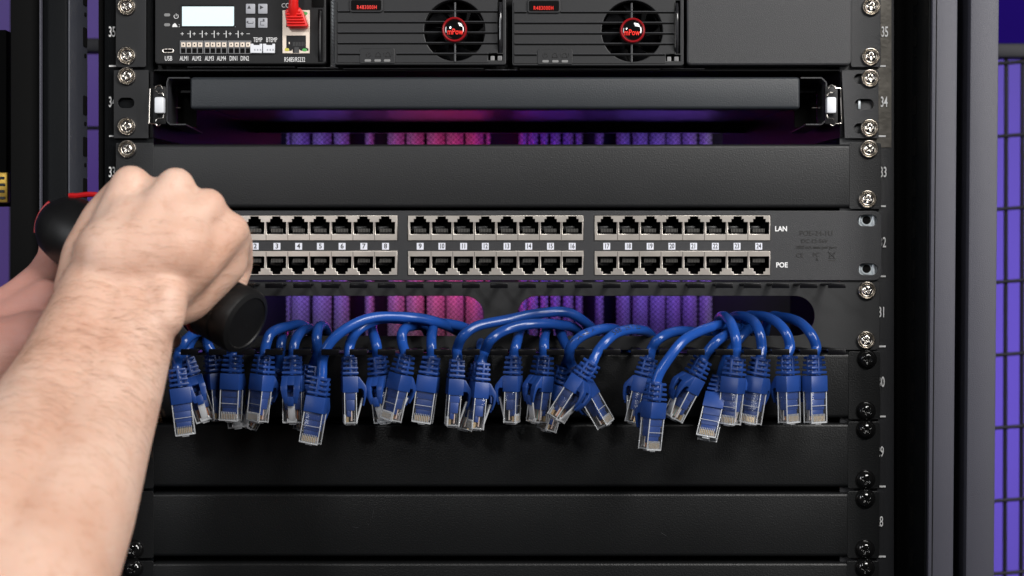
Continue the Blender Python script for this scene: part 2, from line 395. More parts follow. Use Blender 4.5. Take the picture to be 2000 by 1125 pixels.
lathe(bm, [(12.8 * S, -.0002), (13.8 * S, .0004), (15.2 * S, .0016), (16.4 * S, .0021), (17.6 * S, .0018), (17.9 * S, .0002), (17.9 * S, -.0006)], 40, RX)
me_wash = mesh_of(bm, 'cup_washer', ang=60); me_wash.materials.append(M_CHROME)
me_black = mesh_of(screw_bm(17.5 * S, .0042, .0016, .0008, .0028), 'screw', ang=60); me_black.materials.append(M_BSCREW)
bm = bmesh.new(); lathe(bm, [(17.3 * S, .0003), (19.6 * S, .0003), (20.0 * S, -.0001), (20.0 * S, -.0008)], 40, RX)
me_bw = mesh_of(bm, 'washer', ang=60); me_bw.materials.append(M_BSCREW)
def screw(par, px, py, y, kind='s'):
    rot = Matrix.Rotation(random.uniform(0, 6.28), 4, 'Y') @ Matrix.Rotation(R(random.uniform(-4, 4)), 4, 'X')
    o = place('screw', me_silver if kind == 's' else me_black, par, P(px, py, y), rot)
    place('washer', me_wash if kind == 's' else me_bw, o, P(px, py, y))
M_NUTHOLE = M_VOID
def cage_nut(par, px, py, y):
    bm = bmesh.new(); pbox(bm, px - 22, px + 22, py - 14, py + 14, y, y + .001)
    pbox(bm, px - 16, px - 12, py - 13, py + 13, y - .0014, y, .0004); pbox(bm, px + 11, px + 16, py - 13, py + 13, y - .0014, y, .0004)
    lathe(bm, [(11 * S, 0), (11 * S, .0008), (8 * S, .0008)], 24, Matrix.Translation(P(px - 1, py - 1, y)) @ RX)
    o = obj('cage_nut', bm, M_ZINC, par)
    bm = bmesh.new(); lathe(bm, [(0, .0010), (8.2 * S, .0010)], 24, Matrix.Translation(P(px - 1, py - 1, y)) @ RX); obj('threaded_hole', bm, M_VOID, o)
for a in (431, 526): cage_nut(rr, 1693, a, .0022)

# ---------------------------------------------------------------- blank panels
def ear_loop(x0, x1, z0, z1, r=.001): return rrect((x0 + x1) / 2, (z0 + z1) / 2, x1 - x0, z1 - z0, r, 3)
def blank(label, t, b_, material, screws, kind, x1=1718, x0=226, y=0.0, dip=3.5, group=None):
    th = thing('rack_blank', label, 'blanking panel', P(968, b_, 0), group='blank panels screwed to the rack')
    bm = bmesh.new(); xl, xr_ = X(300), X(x1 - 62)
    plate(bm, [ear_loop(X(x0), xl, Z(b_ - .8), Z(t + .8), .0012)], y, .0016, .0002)
    plate(bm, [ear_loop(xr_, X(x1), Z(b_ - .8), Z(t + .8), .0012)], y, .0016, .0002)
    zt, zb, r = Z(t + dip), Z(b_ - dip), .0024; prof = [(y + .016, zt)]
    for i in range(6): a = R(90 * i / 5); prof.append((y + r - r * math.sin(a), zt - r + r * math.cos(a)))
    for i in range(6): a = R(90 * i / 5); prof.append((y + r - r * math.cos(a), zb + r - r * math.sin(a)))
    prof.append((y + .016, zb)); prof += [(y + .0145, zb + .0016), (y + .0030, zb + .0030), (y + .0030, zt - .0030), (y + .0145, zt - .0016)]
    prism(bm, prof, 'x', xl + .0001, xr_ - .0001)
    body = obj('face_plate', bm, material, th)
    for sx, sy in screws: screw(th, sx, sy, y, kind)
    return th
blank('wide textured black blank panel with silver screws above the numbered ports', 278, 409, M_TEX, ((249, 291), (1697, 291), (1694, 389), (249, 389)), 's', 1721)
blank('blank panel right behind the hanging blue plugs', 686, 820, M_DARK, ((1693, 702), (1691, 803), (246, 702), (246, 803)), 'b', 1719)
blank('blank panel just below the hanging blue plug tips', 823, 955, M_DARK, ((1691, 839), (1690, 937), (249, 839), (249, 937)), 'b', 1718)
blank('lowest blank panel shown at its full height', 959, 1091, M_DARK, ((1690, 974), (1689, 1073), (252, 976), (261, 1073)), 'b', 1717)
blank('blank panel cut off by the bottom edge of the picture', 1095, 1227, M_DARK, ((1689, 1109), (260, 1110)), 'b', 1716)

bm = bmesh.new()
for px_, py_, L_, a_ in ((688, 1029, 12, -8), (727, 1012, 16, 80), (719, 1026, 3, 60), (1290, 1040, 14, -30), (1500, 1010, 10, 10)):
    line(bm, [(px_, py_), (px_ + L_ * math.cos(R(a_)), py_ - L_ * math.sin(R(a_)))], .5, -.00005)
lowest = [o for o in C.objects if o.get('label', '').startswith('lowest blank')][0]
obj('fine_scratches', bm, mat('scratched_coat', (.03, .03, .033), .5), lowest)
# ---------------------------------------------------------------- numbered patch panel
pp = thing('patch_bay', 'black patch panel with two rows of metal ports numbered in white between them', 'patch panel', P(968, 547))
yp = -.002
def ovalpx(px, py, w_, h_): return rrect(X(px), Z(py), w_ * S, h_ * S, h_ * S / 2 - .00005, 8)
bm = bmesh.new()
B = [(434.5, 777), (797, 1139.5), (1160.5, 1503.5)]
holes = [ovalpx(1693, 431, 38, 22), ovalpx(1694, 526, 38, 22), ovalpx(243, 431, 36, 22), ovalpx(243, 526, 36, 22)]
for a, b_ in B:
    for t, u in ((421, 470), (490, 537.5)): holes.append([(X(a), Z(u)), (X(b_), Z(u)), (X(b_), Z(t)), (X(a), Z(t))])
plate(bm, [rrect(X(973.5), Z(480), (1721 - 226) * S, (547.5 - 412) * S, 15 * S, 6)] + holes, yp, .0018, .0003)
k = .0003
pbox(bm, 300, 1655, 545, 547, yp + .002, .02); pbox(bm, 300, 1655, 411.5, 413.5, yp + .002, .02)
face = obj('face_plate', bm, M_FINE, pp)
def port_loop(cx, flip, t, g=0):
    # t is the py of the straight edge of the opening; flip=+1 key notch upwards
    w1, w2, w3 = 19 + g, 12 + g, 7.9 + g
    if flip > 0: ys = (457.5 + g, 434 - g, 428 - g, 423 - g)
    else: ys = (501 - g, 524 + g, 530.5 + g, 535.6 + g)
    return [(X(cx + s * w_), Z(y)) for s, w_, y in ((-1, w1, ys[0]), (1, w1, ys[0]), (1, w1, ys[1]), (1, w2, ys[1]), (1, w2, ys[2]), (1, w3, ys[2]),
                                                   (1, w3, ys[3]), (-1, w3, ys[3]), (-1, w3, ys[2]), (-1, w2, ys[2]), (-1, w2, ys[1]), (-1, w1, ys[1]))]
def port_mesh(flip):
    bm = bmesh.new(); z = 1 if flip > 0 else -1
    lp = [(x, zz - Z(445.5 if flip > 0 else 513.5)) for x, zz in [(p[0] - X(1000), p[1]) for p in port_loop(1000, flip, 0, .4)]]
    n = len(lp); a = [bm.verts.new((x, .0002, q)) for x, q in lp]; b_ = [bm.verts.new((x, .012, q)) for x, q in lp]
    for i in range(n): bm.faces.new((a[i], b_[i], b_[(i + 1) % n], a[(i + 1) % n]))
    bm.faces.new(b_)
    # contact block, teeth
    zz = -z * 11 * S
    box(bm, -12 * S, 12 * S, .0035, .010, min(zz, zz + z * 9 * S), max(zz, zz + z * 9 * S), .0003, 1)
    for i in range(8):
        x = (-10.5 + 3 * i) * S; box(bm, x - .8 * S, x + .8 * S, .0022, .0036, min(zz + z * 3 * S, zz + z * 10 * S), max(zz + z * 3 * S, zz + z * 10 * S), 0, 2)
    box(bm, -18 * S, 6 * S, .0065, .010, -5 * S, 5 * S, .0008, 1)
    me = mesh_of(bm, 'port', True, 30)
    for m in (M_VOID, mat('port_insulator', (.014, .014, .015), .35), mat('port_pins', (.15, .145, .135), .35, .6)): me.materials.append(m)
    return me
me_pt, me_pb = port_mesh(1), port_mesh(-1)
nport = 0
for gi, (a, b_) in enumerate(B):
    cs = [(753, 1117.6, 1482)[gi] - 42.42 * (7 - i) for i in range(8)]
    for row in (1, -1):
        t, u = (421.4, 469.6) if row > 0 else (490.4, 537.1)
        bm = bmesh.new()
        plate(bm, [[(X(a + .6), Z(u)), (X(b_ - .6), Z(u)), (X(b_ - .6), Z(t)), (X(a + .6), Z(t))]] + [port_loop(c, row, 0) for c in cs], yp - .0009, .0012, .00012)
        for i in range(9):      # darker shield tabs between neighbouring jacks
            xx = cs[0] - 21.2 + 42.42 * i
            if 0 < i < 8: pbox(bm, xx - .5, xx + .5, t + 1 if row < 0 else t + 12, u - 12 if row < 0 else u - 1, yp - .00105, yp - .0008, 0, 1)
        bz = obj('port_block', bm, [M_NICK, mat('dark_tab_metal', (.25, .22, .2), .4, 1)] , pp, smooth=False)
        for c in cs:
            place('port', me_pt if row > 0 else me_pb, bz, Vector((X(c), yp - .0001, Z(445.5 if row > 0 else 513.5))))
    for c in cs:
        nport += 1
        bm = bmesh.new(); pbox(bm, c - 6.7, c + 6.7, 474.4, 487.6, yp - .0002, yp, 0, 0)
        text(bm, str(nport), c, 481, 9.4, yp - .0003, .95 if nport < 10 else .72, 1, .00004, .18)
        obj('number_label', bm, [M_LABEL, M_INK], pp, smooth=False)
bm = bmesh.new(); text(bm, 'LAN', 1525.5, 447.3, 9.6, yp - .0001, .92, bold=.35); text(bm, 'POE', 1527, 518, 9.6, yp - .0001, .92, bold=.35)
obj('lettering', bm, M_WHITE, pp, smooth=False)
bm = bmesh.new()
text(bm, 'POE-24-1U', 1594, 456, 10, yp - .0001, .98); text(bm, 'DC 12-56V', 1591, 471, 7.5, yp - .0001, 1.05); text(bm, '1000 mA max per port', 1594, 483, 6.6, yp - .0001, .92)
text(bm, 'CE', 1562, 499, 8, yp - .0001, 1.1); text(bm, 'FC', 1594, 498, 8, yp - .0001, 1.0); pbox(bm, 1617, 1632, 508, 509.6, yp - .0002, yp)
line(bm, [(1619, 494), (1621, 505), (1628, 505), (1630, 494)], .9, yp - .0001, closed=True); line(bm, [(1617, 506), (1632, 492)], .9, yp - .0001); line(bm, [(1617, 492), (1632, 506)], .9, yp - .0001)
text(bm, 'R', 1596, 507, 5, yp - .0001)
obj('etched_print', bm, M_ETCH, pp, smooth=False)

# ---------------------------------------------------------------- cable management panel with fingers
cm = thing('cable_organizer', 'black cable management panel with two long slots and rows of fingers', 'cable panel', P(968, 685))
bm = bmesh.new()
def slotloop(a, b_, t, u): return rrect(X((a + b_) / 2), Z((t + u) / 2), (b_ - a) * S, (u - t) * S, (u - t) * S / 2 - .0002, 10)
plate(bm, [rrect(X(972), Z(616.5), (1718 - 226) * S, (683.5 - 549.5) * S, 10 * S, 5), slotloop(352, 945, 578, 656), slotloop(1010, 1591, 578, 656)], 0, .0018, .0002)
pbox(bm, 300, 1655, 679, 681, .002, .012)
obj('face_plate', bm, mat('powder_coat_satin', (.018, .0185, .0195), .5, spec=.4, bump=(1400, .00012, .4), var=(10, .2)), cm)
for i in range(24):     # fingers: each pair is one lower and one upper finger
    e = 1267 + 55 * (i - 16)
    if 330 < e < 1670:
        for low in (0, 1):
            bm = bmesh.new()
            yF = -.046; kk = sc_(yF); zc = Z(677) if low else Z(553.5)
            xe = (e - 1000) * kk; x0 = xe - 34.5 * kk
            th_ = .0012; xm0, xm1 = x0 + .0035, xe - .0035
            box(bm, xm0, xm1, yF + .006, .0005, zc - th_, zc, .0002)
            box(bm, x0, xe, yF, yF + .0062, zc - th_, zc, .0003)
            dz = .0036 if low else .0030
            box(bm, x0, xe, yF - .0001, yF + .0012, zc - dz, zc - .0001, .00035)
            obj('finger', bm, M_TRAY, cm)
for p in ((1693, 567), (1691, 664), (246, 567), (246, 664)): screw(cm, p[0], p[1], 0, 's')

# ---------------------------------------------------------------- sliding shelf
sh = thing('rack_shelf', 'black sliding rack shelf with a wide front bar and silver spring latches', 'shelf', P(968, 270))
bm = bmesh.new(); pbox(bm, 371, 1563, 150, 213, .0, .012, .0022, 0, 4); obj('front_bar', bm, mat('powder_coat_bluegrey', (.020, .0235, .028), .46, spec=.42, bump=(1200, .0003, .6), var=(12, .12)), sh)
bm = bmesh.new(); yb = .02
box(bm, X(345), X(1600), .014, .235, Z(176), Z(172)); obj('tray', bm, M_TRAY, sh)
bm = bmesh.new(); box(bm, X(345), X(1600), .23, .234, Z(196), Z(176)); obj('tray_lip', bm, M_TRAY, sh)
for s, a, b_ in ((-1, 326, 370), (1, 1564, 1614)):
    bm = bmesh.new()
    x0, x1 = X(a), X(b_); zt, zb = Z(152), Z(243); q = .0008
    # channel end: thin lip outline + dark web behind
    if s > 0: pts = [(x0, zt), (x1 - .003, zt), (x1, zt - .003), (x1, zb + .003), (x1 - .003, zb), (x1 - .013, zb)]
    else: pts = [(x1, zt), (x0 + .001, zt), (x0, zt - .003), (x0, zb + .002), (x0 + .002, zb), (x0 + .012, zb)]
    t3 = [Vector((u, .0, v)) for u, v in pts]; t4 = [Vector((u, .06, v)) for u, v in pts]
    for i in range(len(pts) - 1):
        u0, u1 = t3[i], t3[i + 1]; d = (u1 - u0).normalized(); nn = Vector((-d.z, 0, d.x)) * q
        vs = [bm.verts.new(p) for p in (u0 - nn * .5, u1 - nn * .5, u1 + nn * .5, u0 + nn * .5, t4[i] - nn * .5, t4[i + 1] - nn * .5, t4[i + 1] + nn * .5, t4[i] + nn * .5)]
        for f in ((0, 1, 2, 3), (4, 7, 6, 5), (0, 4, 5, 1), (1, 5, 6, 2), (2, 6, 7, 3), (3, 7, 4, 0)): bm.faces.new([vs[j] for j in f])
    bmesh.ops.recalc_face_normals(bm, faces=bm.faces)
    obj('channel_end', bm, M_FINE, sh, smooth=False)
    bm = bmesh.new(); box(bm, x0 + .001, x1 - .001, .03, .032, zb + .001, zt - .001)
    pbox(bm, *( (342, 352) if s < 0 else (1586, 1596)), 209.5, 211, .028, .03, 0, 1)
    obj('channel_web', bm, [M_VOID, M_NICK], sh)
    # side arm running back
    bm = bmesh.new(); xs = X(292) if s < 0 else X(1648)
    xi = X(420) if s < 0 else X(1530)
    vs = [Vector((xs, .002, Z(140))), Vector((xi, .30, Z(140))), Vector((xi, .30, Z(262))), Vector((xs, .002, Z(268)))]
    off = Vector((-.002 * s, 0, 0)); vv = [bm.verts.new(v) for v in vs] + [bm.verts.new(v + off) for v in vs]
    for f in ((0, 1, 2, 3), (7, 6, 5, 4), (0, 4, 5, 1), (1, 5, 6, 2), (2, 6, 7, 3), (3, 7, 4, 0)): bm.faces.new([vv[j] for j in f])
    bmesh.ops.recalc_face_normals(bm, faces=bm.faces)
    obj('side_arm', bm, M_TRAY, sh, smooth=False)
    # spring latch
    bm = bmesh.new(); yl = -.006; m = (lambda u: u) if s < 0 else (lambda u: 1935 - u)
    pts = [(318, 173), (313, 167), (306, 168), (303, 172), (294, 173), (292.5, 180), (291, 236), (294, 241), (303, 242), (308, 246), (314, 243)]
    tube(bm, spline([P(m(a_), b2, yl) for a_, b2 in pts], 5), 1.5 * S, 8)
    pts = [(320, 187), (316, 181), (309, 181), (304, 178)]; tube(bm, spline([P(m(a_), b2, yl) for a_, b2 in pts], 5), 1.5 * S, 8)
    pts = [(320, 224), (318, 231), (308, 232), (304, 237)]; tube(bm, spline([P(m(a_), b2, yl) for a_, b2 in pts], 5), 1.5 * S, 8)
    lt = obj('spring_latch', bm, M_CHROME, sh)
    bm = bmesh.new(); a_, b2 = sorted((m(301), m(320))); pbox(bm, a_, b2, 189, 221, -.007, -.001, .0012); obj('latch_pad', bm, M_WHT, lt)
    bm = bmesh.new(); a_, b2 = sorted((m(298), m(324))); pbox(bm, a_, b2, 168, 243, -.0005, .004, .001); obj('latch_backing', bm, M_BLK, lt)
for a, b_, mm, hs in ((222, 290, M_MOD, [(246, 201, 32, 20)]), (1647, 1716, M_FINE, [(1688, 204, 37, 21), (1683, 154, 30, 20), (1683, 251, 30, 20)])):
    bm = bmesh.new(); z0, z1 = Z(270), Z(137)
    sk = 3 if a > 1000 else 0
    plate(bm, [[(X(a - sk), z1), (X(b_), z1), (X(b_), z0), (X(a + sk), z0)]] + [ovalpx(*h) for h in hs], 0, .0018, .0002)
    ear = obj('ear_plate', bm, mm, sh)
    if a > 1000:
        bm = bmesh.new(); pbox(bm, 1676, 1681, 194, 213, .0022, .003, .0002); obj('nut_edge', bm, M_ZINC, ear)
for p in ((248, 149), (248, 247), (1699, 153), (1698, 250)): screw(sh, p[0], p[1], 0, 's')

# ---------------------------------------------------------------- power shelf at the top
ps = thing('power_shelf', 'black power subrack chassis across the top with screwed ears', 'power shelf', P(968, 137))
for a, b_ in ((226, 285), (1662, 1720)):
    bm = bmesh.new(); plate(bm, [ear_loop(X(a), X(b_), Z(131), Z(-90), .0012)], 0, .0018, .0002); obj('ear_plate', bm, M_MOD if a < 1000 else M_FINE, ps)
for p in ((248, 13), (248, 109), (1701, 13), (1700, 111)): screw(ps, p[0], p[1], 0, 's')
bm = bmesh.new(); box(bm, X(292), X(1664), .004, .30, Z(137), Z(134.5))
box(bm, X(292), X(1664), .012, .014, Z(134), Z(-90)); obj('chassis', bm, M_BLK, ps)
bm = bmesh.new()
for a, b_, h in ((366, 576, 131), (581, 660, 132.5), (670, 944, 134), (948, 1010, 136.5), (1015, 1290, 135), (1294, 1376, 134.5)):
    pbox(bm, a, b_, h - 1, h + .6, .0005, .006, .0001)
obj('bottom_edge', bm, M_FINE, ps)
bm = bmesh.new()    # braided gasket strip between the modules
pbox(bm, 645, 656, -60, 131, .001, .005, .0008)
for i in range(26): line(bm, [(645.5, -50 + 7 * i), (655.5, -43 + 7 * i)], 1.6, .0008)
obj('braided_gasket', bm, M_FOIL, ps)

# controller module
ct = thing('controller_module', 'black controller module with a lit white display and small white print', 'control module', P(470, 127))
yc = -.004
bm = bmesh.new(); plate(bm, [rrect(X(471.5), Z(30), 333 * S, 194 * S, .0022, 5)], yc, .009, .0008); cf = obj('front_face', bm, M_BLK, ct)
pbox_ = lambda name, a, b_, c, d, y0, y1, m, bev=.0004, par=None: obj(name, (lambda q: (pbox(q, a, b_, c, d, y0, y1, bev), q)[1])(bmesh.new()), m, par or ct)
bm = bmesh.new(); plate(bm, [rrect(X(407.5), Z(33), 109 * S, 45 * S, .0012, 4), rrect(X(407.5), Z(33), 103.5 * S, 39.5 * S, .0008, 4)], yc - .0004, .0008, .0002)
bz = obj('display_bezel', bm, M_BLK, ct)
pbox_('display', 355.6, 459.6, 12.8, 52.8, yc - .0001, yc + .0005, M_LCD, 0, None)
for (a, c, ic) in ((489, 17, 'up'), (513, 17, 'right'), (489, 44.5, 'enter'), (513, 44.5, 'back')):
    bm = bmesh.new(); pbox(bm, a - 9.2, a + 9.2, c - 10, c + 10, yc - .0012, yc, .0006); bt = obj('button', bm, M_BTN, ct)
    bm = bmesh.new(); yy = yc - .0013
    if ic == 'up': prism(bm, [(X(a - 3.3), Z(c + 2.4)), (X(a + 3.3), Z(c + 2.4)), (X(a), Z(c - 4))], 'y', yy - .0001, yy)
    elif ic == 'right': prism(bm, [(X(a - 2.8), Z(c - 3.8)), (X(a + 4), Z(c)), (X(a - 2.8), Z(c + 3.8))], 'y', yy - .0001, yy)
    elif ic == 'enter': line(bm, [(a + 5.5, c - 2.5), (a + 5.5, c + 1), (a - 5, c + 1)], 1.0, yy); prism(bm, [(X(a - 5.5), Z(c + 1)), (X(a - 1.8), Z(c - 1.6)), (X(a - 1.8), Z(c + 3.6))], 'y', yy - .0001, yy)
    else: line(bm, [(a + 3, c + 4.5), (a - 4, c + 4.5), (a - 4, c - 3), (a + 4, c - 3)], 1.0, yy); prism(bm, [(X(a + 7), Z(c - 3)), (X(a + 3), Z(c - 5.5)), (X(a + 3), Z(c - .5))], 'y', yy - .0001, yy)
    obj('symbol', bm, M_INK, bt, smooth=False)
for c in (31.3, 50.5):
    bm = bmesh.new(); plate(bm, [ovalpx(329, c, 12, 6.4)], yc - .0005, .0008, .0002); obj('indicator_light', bm, M_GREYL, ct)
bm = bmesh.new(); yt = yc - .0001; T = lambda s, x, y_, c, sx=.6, b_=.0: text(bm, s, x, y_, c, yt, sx, bold=b_)
T('USB', 329, 114.5, 9.2, .66); T('ALM1', 360, 114.5, 9.2, .56); T('ALM2', 384, 114.5, 9.2, .56); T('ALM3', 409, 114.5, 9.2, .56); T('ALM4', 432.5, 114.5, 9.2, .56); T('DIN1', 456.5, 114.5, 9.2, .56); T('DIN2', 478, 114.5, 9.2, .56)
T('TEMP', 503.5, 78.2, 9.2, .56); T('BTEMP', 530.5, 78.2, 9.2, .56); T('RS485/RS232', 575.5, 116.8, 9.2, .58); T('CO', 558, 11, 8.6, .9)
for i in range(6):
    x = 355.8 + 23.4 * i; line(bm, [(x - 3, 66), (x + 3, 66)], 1.1, yt); line(bm, [(x, 63), (x, 69)], 1.1, yt)
    if i < 5: line(bm, [(x + 10, 66), (x + 15.6, 66)], 1.1, yt); line(bm, [(x + 15.8, 60), (x + 15.8, 73.5)], 1.6, yt)
line(bm, [(481.5, 66), (488, 66)], 1.1, yt)
line(bm, [(344 + 4.2 * math.sin(R(a)), 32 - 4.2 * math.cos(R(a))) for a in range(35, 330, 20)], 1.2, yt); line(bm, [(344, 26.5), (344, 31.5)], 1.2, yt)
prism(bm, [(X(338.5), Z(54.6)), (X(349.5), Z(54.6)), (X(346.5), Z(49)), (X(344), Z(46.8)), (X(341.5), Z(49))], 'y', yt - .0001, yt)
line(bm, [(338.5, 47), (337, 50), (338.5, 53)], 1, yt); line(bm, [(349.5, 47), (351, 50), (349.5, 53)], 1, yt)
obj('lettering', bm, M_WHITE, ct, smooth=False)
for g in range(3):
    x0 = 352 + 46.8 * g; bm = bmesh.new(); pbox(bm, x0 - 1, x0 + 45, 79, 105.5, yc - .0014, yc, .0003, 0)
    for i in range(4):
        a = x0 + 1.6 + 11 * i; pbox(bm, a, a + 8.4, 82.5, 92, yc - .0020, yc - .0013, .0002, 1); pbox(bm, a, a + 8.6, 94, 103.6, yc - .00155, yc - .0013, 0, 2)
        pbox(bm, a + 3, a + 5.4, 85.6, 88.6, yc - .0021, yc - .0019, 0, 2)
    obj('terminal_block', bm, [mat('terminal_grey', (.16, .16, .165), .5), M_CREAM, M_VOID], ct, smooth=False)
for a in (491.5, 516.2):
    bm = bmesh.new(); plate(bm, [[(X(a), Z(106)), (X(a + 23), Z(106)), (X(a + 23), Z(88)), (X(a + 18), Z(88)), (X(a + 18), Z(90.5)), (X(a + 6), Z(90.5)), (X(a + 6), Z(88)), (X(a), Z(88))]], yc - .0022, .0022, .0003)
    for i in range(3): pbox(bm, a + 5 + 5.5 * i, a + 7.6 + 5.5 * i, 95.5, 99, yc - .0023, yc - .0021, 0, 1)
    obj('sensor_socket', bm, [M_WHT, M_BTN], ct, smooth=False)
bm = bmesh.new(); plate(bm, [ovalpx(331, 101, 23, 8), ovalpx(331, 101, 18, 4.6)], yc - .0006, .0008, .0002); us = obj('usb_socket', bm, M_NICK, ct)
bm = bmesh.new(); plate(bm, [ovalpx(331, 101, 18, 4.6)], yc - .00015, .0002); obj('socket_opening', bm, M_VOID, us)
bm = bmesh.new()
plate(bm, [[(X(553.5), Z(106)), (X(606.5), Z(106)), (X(606.5), Z(22)), (X(553.5), Z(22))]] + [[(X(x_), Z(y_)) for x_, y_ in
      ((561, 71.5), (599, 71.5), (599, 95), (604, 97), (604, 101), (589, 101), (586, 98), (586, 106.0 - .4), (573, 106 - .4), (573, 98), (571, 101), (559, 101), (559, 97), (561, 95))]] +
      [[(X(561), Z(55)), (X(598), Z(55)), (X(598), Z(25)), (X(561), Z(25))]], yc - .0006, .001, .00015)
ej = obj('network_socket', bm, M_CREAM, ct, smooth=False)
bm = bmesh.new(); pbox(bm, 556, 604.5, 24, 105, yc + .0006, yc + .0009); 
obj('socket_cavity', bm, M_VOID, ej)
bm = bmesh.new()
for i in range(8): pbox(bm, 572 + 3 * i, 573.4 + 3 * i, 82, 90, yc - .0001, yc + .0003)
pbox(bm, 575, 584, 92, 104, yc - .0001, yc + .0004); pbox(bm, 564, 566, 82, 86, yc - .0001, yc + .0003, 0, 1)
obj('socket_pins', bm, [mat('socket_dark_plastic', (.035, .035, .035), .4), M_CREAM], ej, smooth=False)
for a, c, m in ((562, 99, M_YEL), (596.5, 99.5, M_GRN), (598, 28.5, M_GRN)):
    bm = bmesh.new(); plate(bm, [ovalpx(a, c, 9, 6)], yc - .0007, .0008, .0002); obj('socket_light', bm, m, ej)
bm = bmesh.new(); pbox(bm, 621, 630, 18, 121, yc - .0001, yc + .0003, 0, 1); tube(bm, spline([P(626, 22, yc), P(625, 45, yc - .003), P(625, 95, yc - .003), P(626, 118, yc)]), 2.2 * S, 8)
pbox(bm, 609, 632, -20, 14, yc - .0008, yc, .0003, 1)
obj('handle', bm, [M_MOD, M_VOID], ct)

# red patch cable
rc = thing('red_patch_cable', 'red patch cable plugged into the controller module', 'cable', P(577, 55, -.004))
yr = -.013
bm = bmesh.new()
prof = [(-10.5, -1), (10.5, -1)]
def taper(bm, a0, a1, b0, b1, yf, yb_, mi=0):   # px trapezoid slab: top row a0..a1 at a-row py, bottom b0..b1
    (xa0, xa1, pa), (xb0, xb1, pb) = (a0, a1, 0), (b0, b1, 0)
plug = [(556, 24), (553.5, 19), (560, 14), (585, 12), (593, 20), (600, 47), (597, 54), (562, 54), (559, 47)]
prism(bm, [(P(a, b_, yr).x, P(a, b_, yr).z) for a, b_ in [(555, 20), (561, 14), (584, 13), (590, 19), (600, 48), (597, 53.5), (562, 53.5), (558.5, 48)]], 'y', yr + .002, yc - .0002, 0, .0008)
for i in range(5):
    q = i / 4; xa, xb_ = 557.5 + 2.5 * q, 589 + 8.5 * q; py = 27 + 5.6 * i
    pbox(bm, xa, xb_, py - 1.9, py + 1.9, yr - .0002 - .0006 * q, yr + .004, .0005)
pbox(bm, 559, 586, 17, 25, yr - .0002, yr + .004, .0008)
obj('boot', bm, M_RED, rc)
bm = bmesh.new(); tube(bm, spline([P(573, 26, yr + .003), P(573, 12, yr), P(574, -8, yr - .002), P(576, -60, yr - .004)]), 9.5 * S, 14, rf=lambda t: 1.25 - .3 * min(1, t * 2)); obj('cord', bm, M_RED, rc)

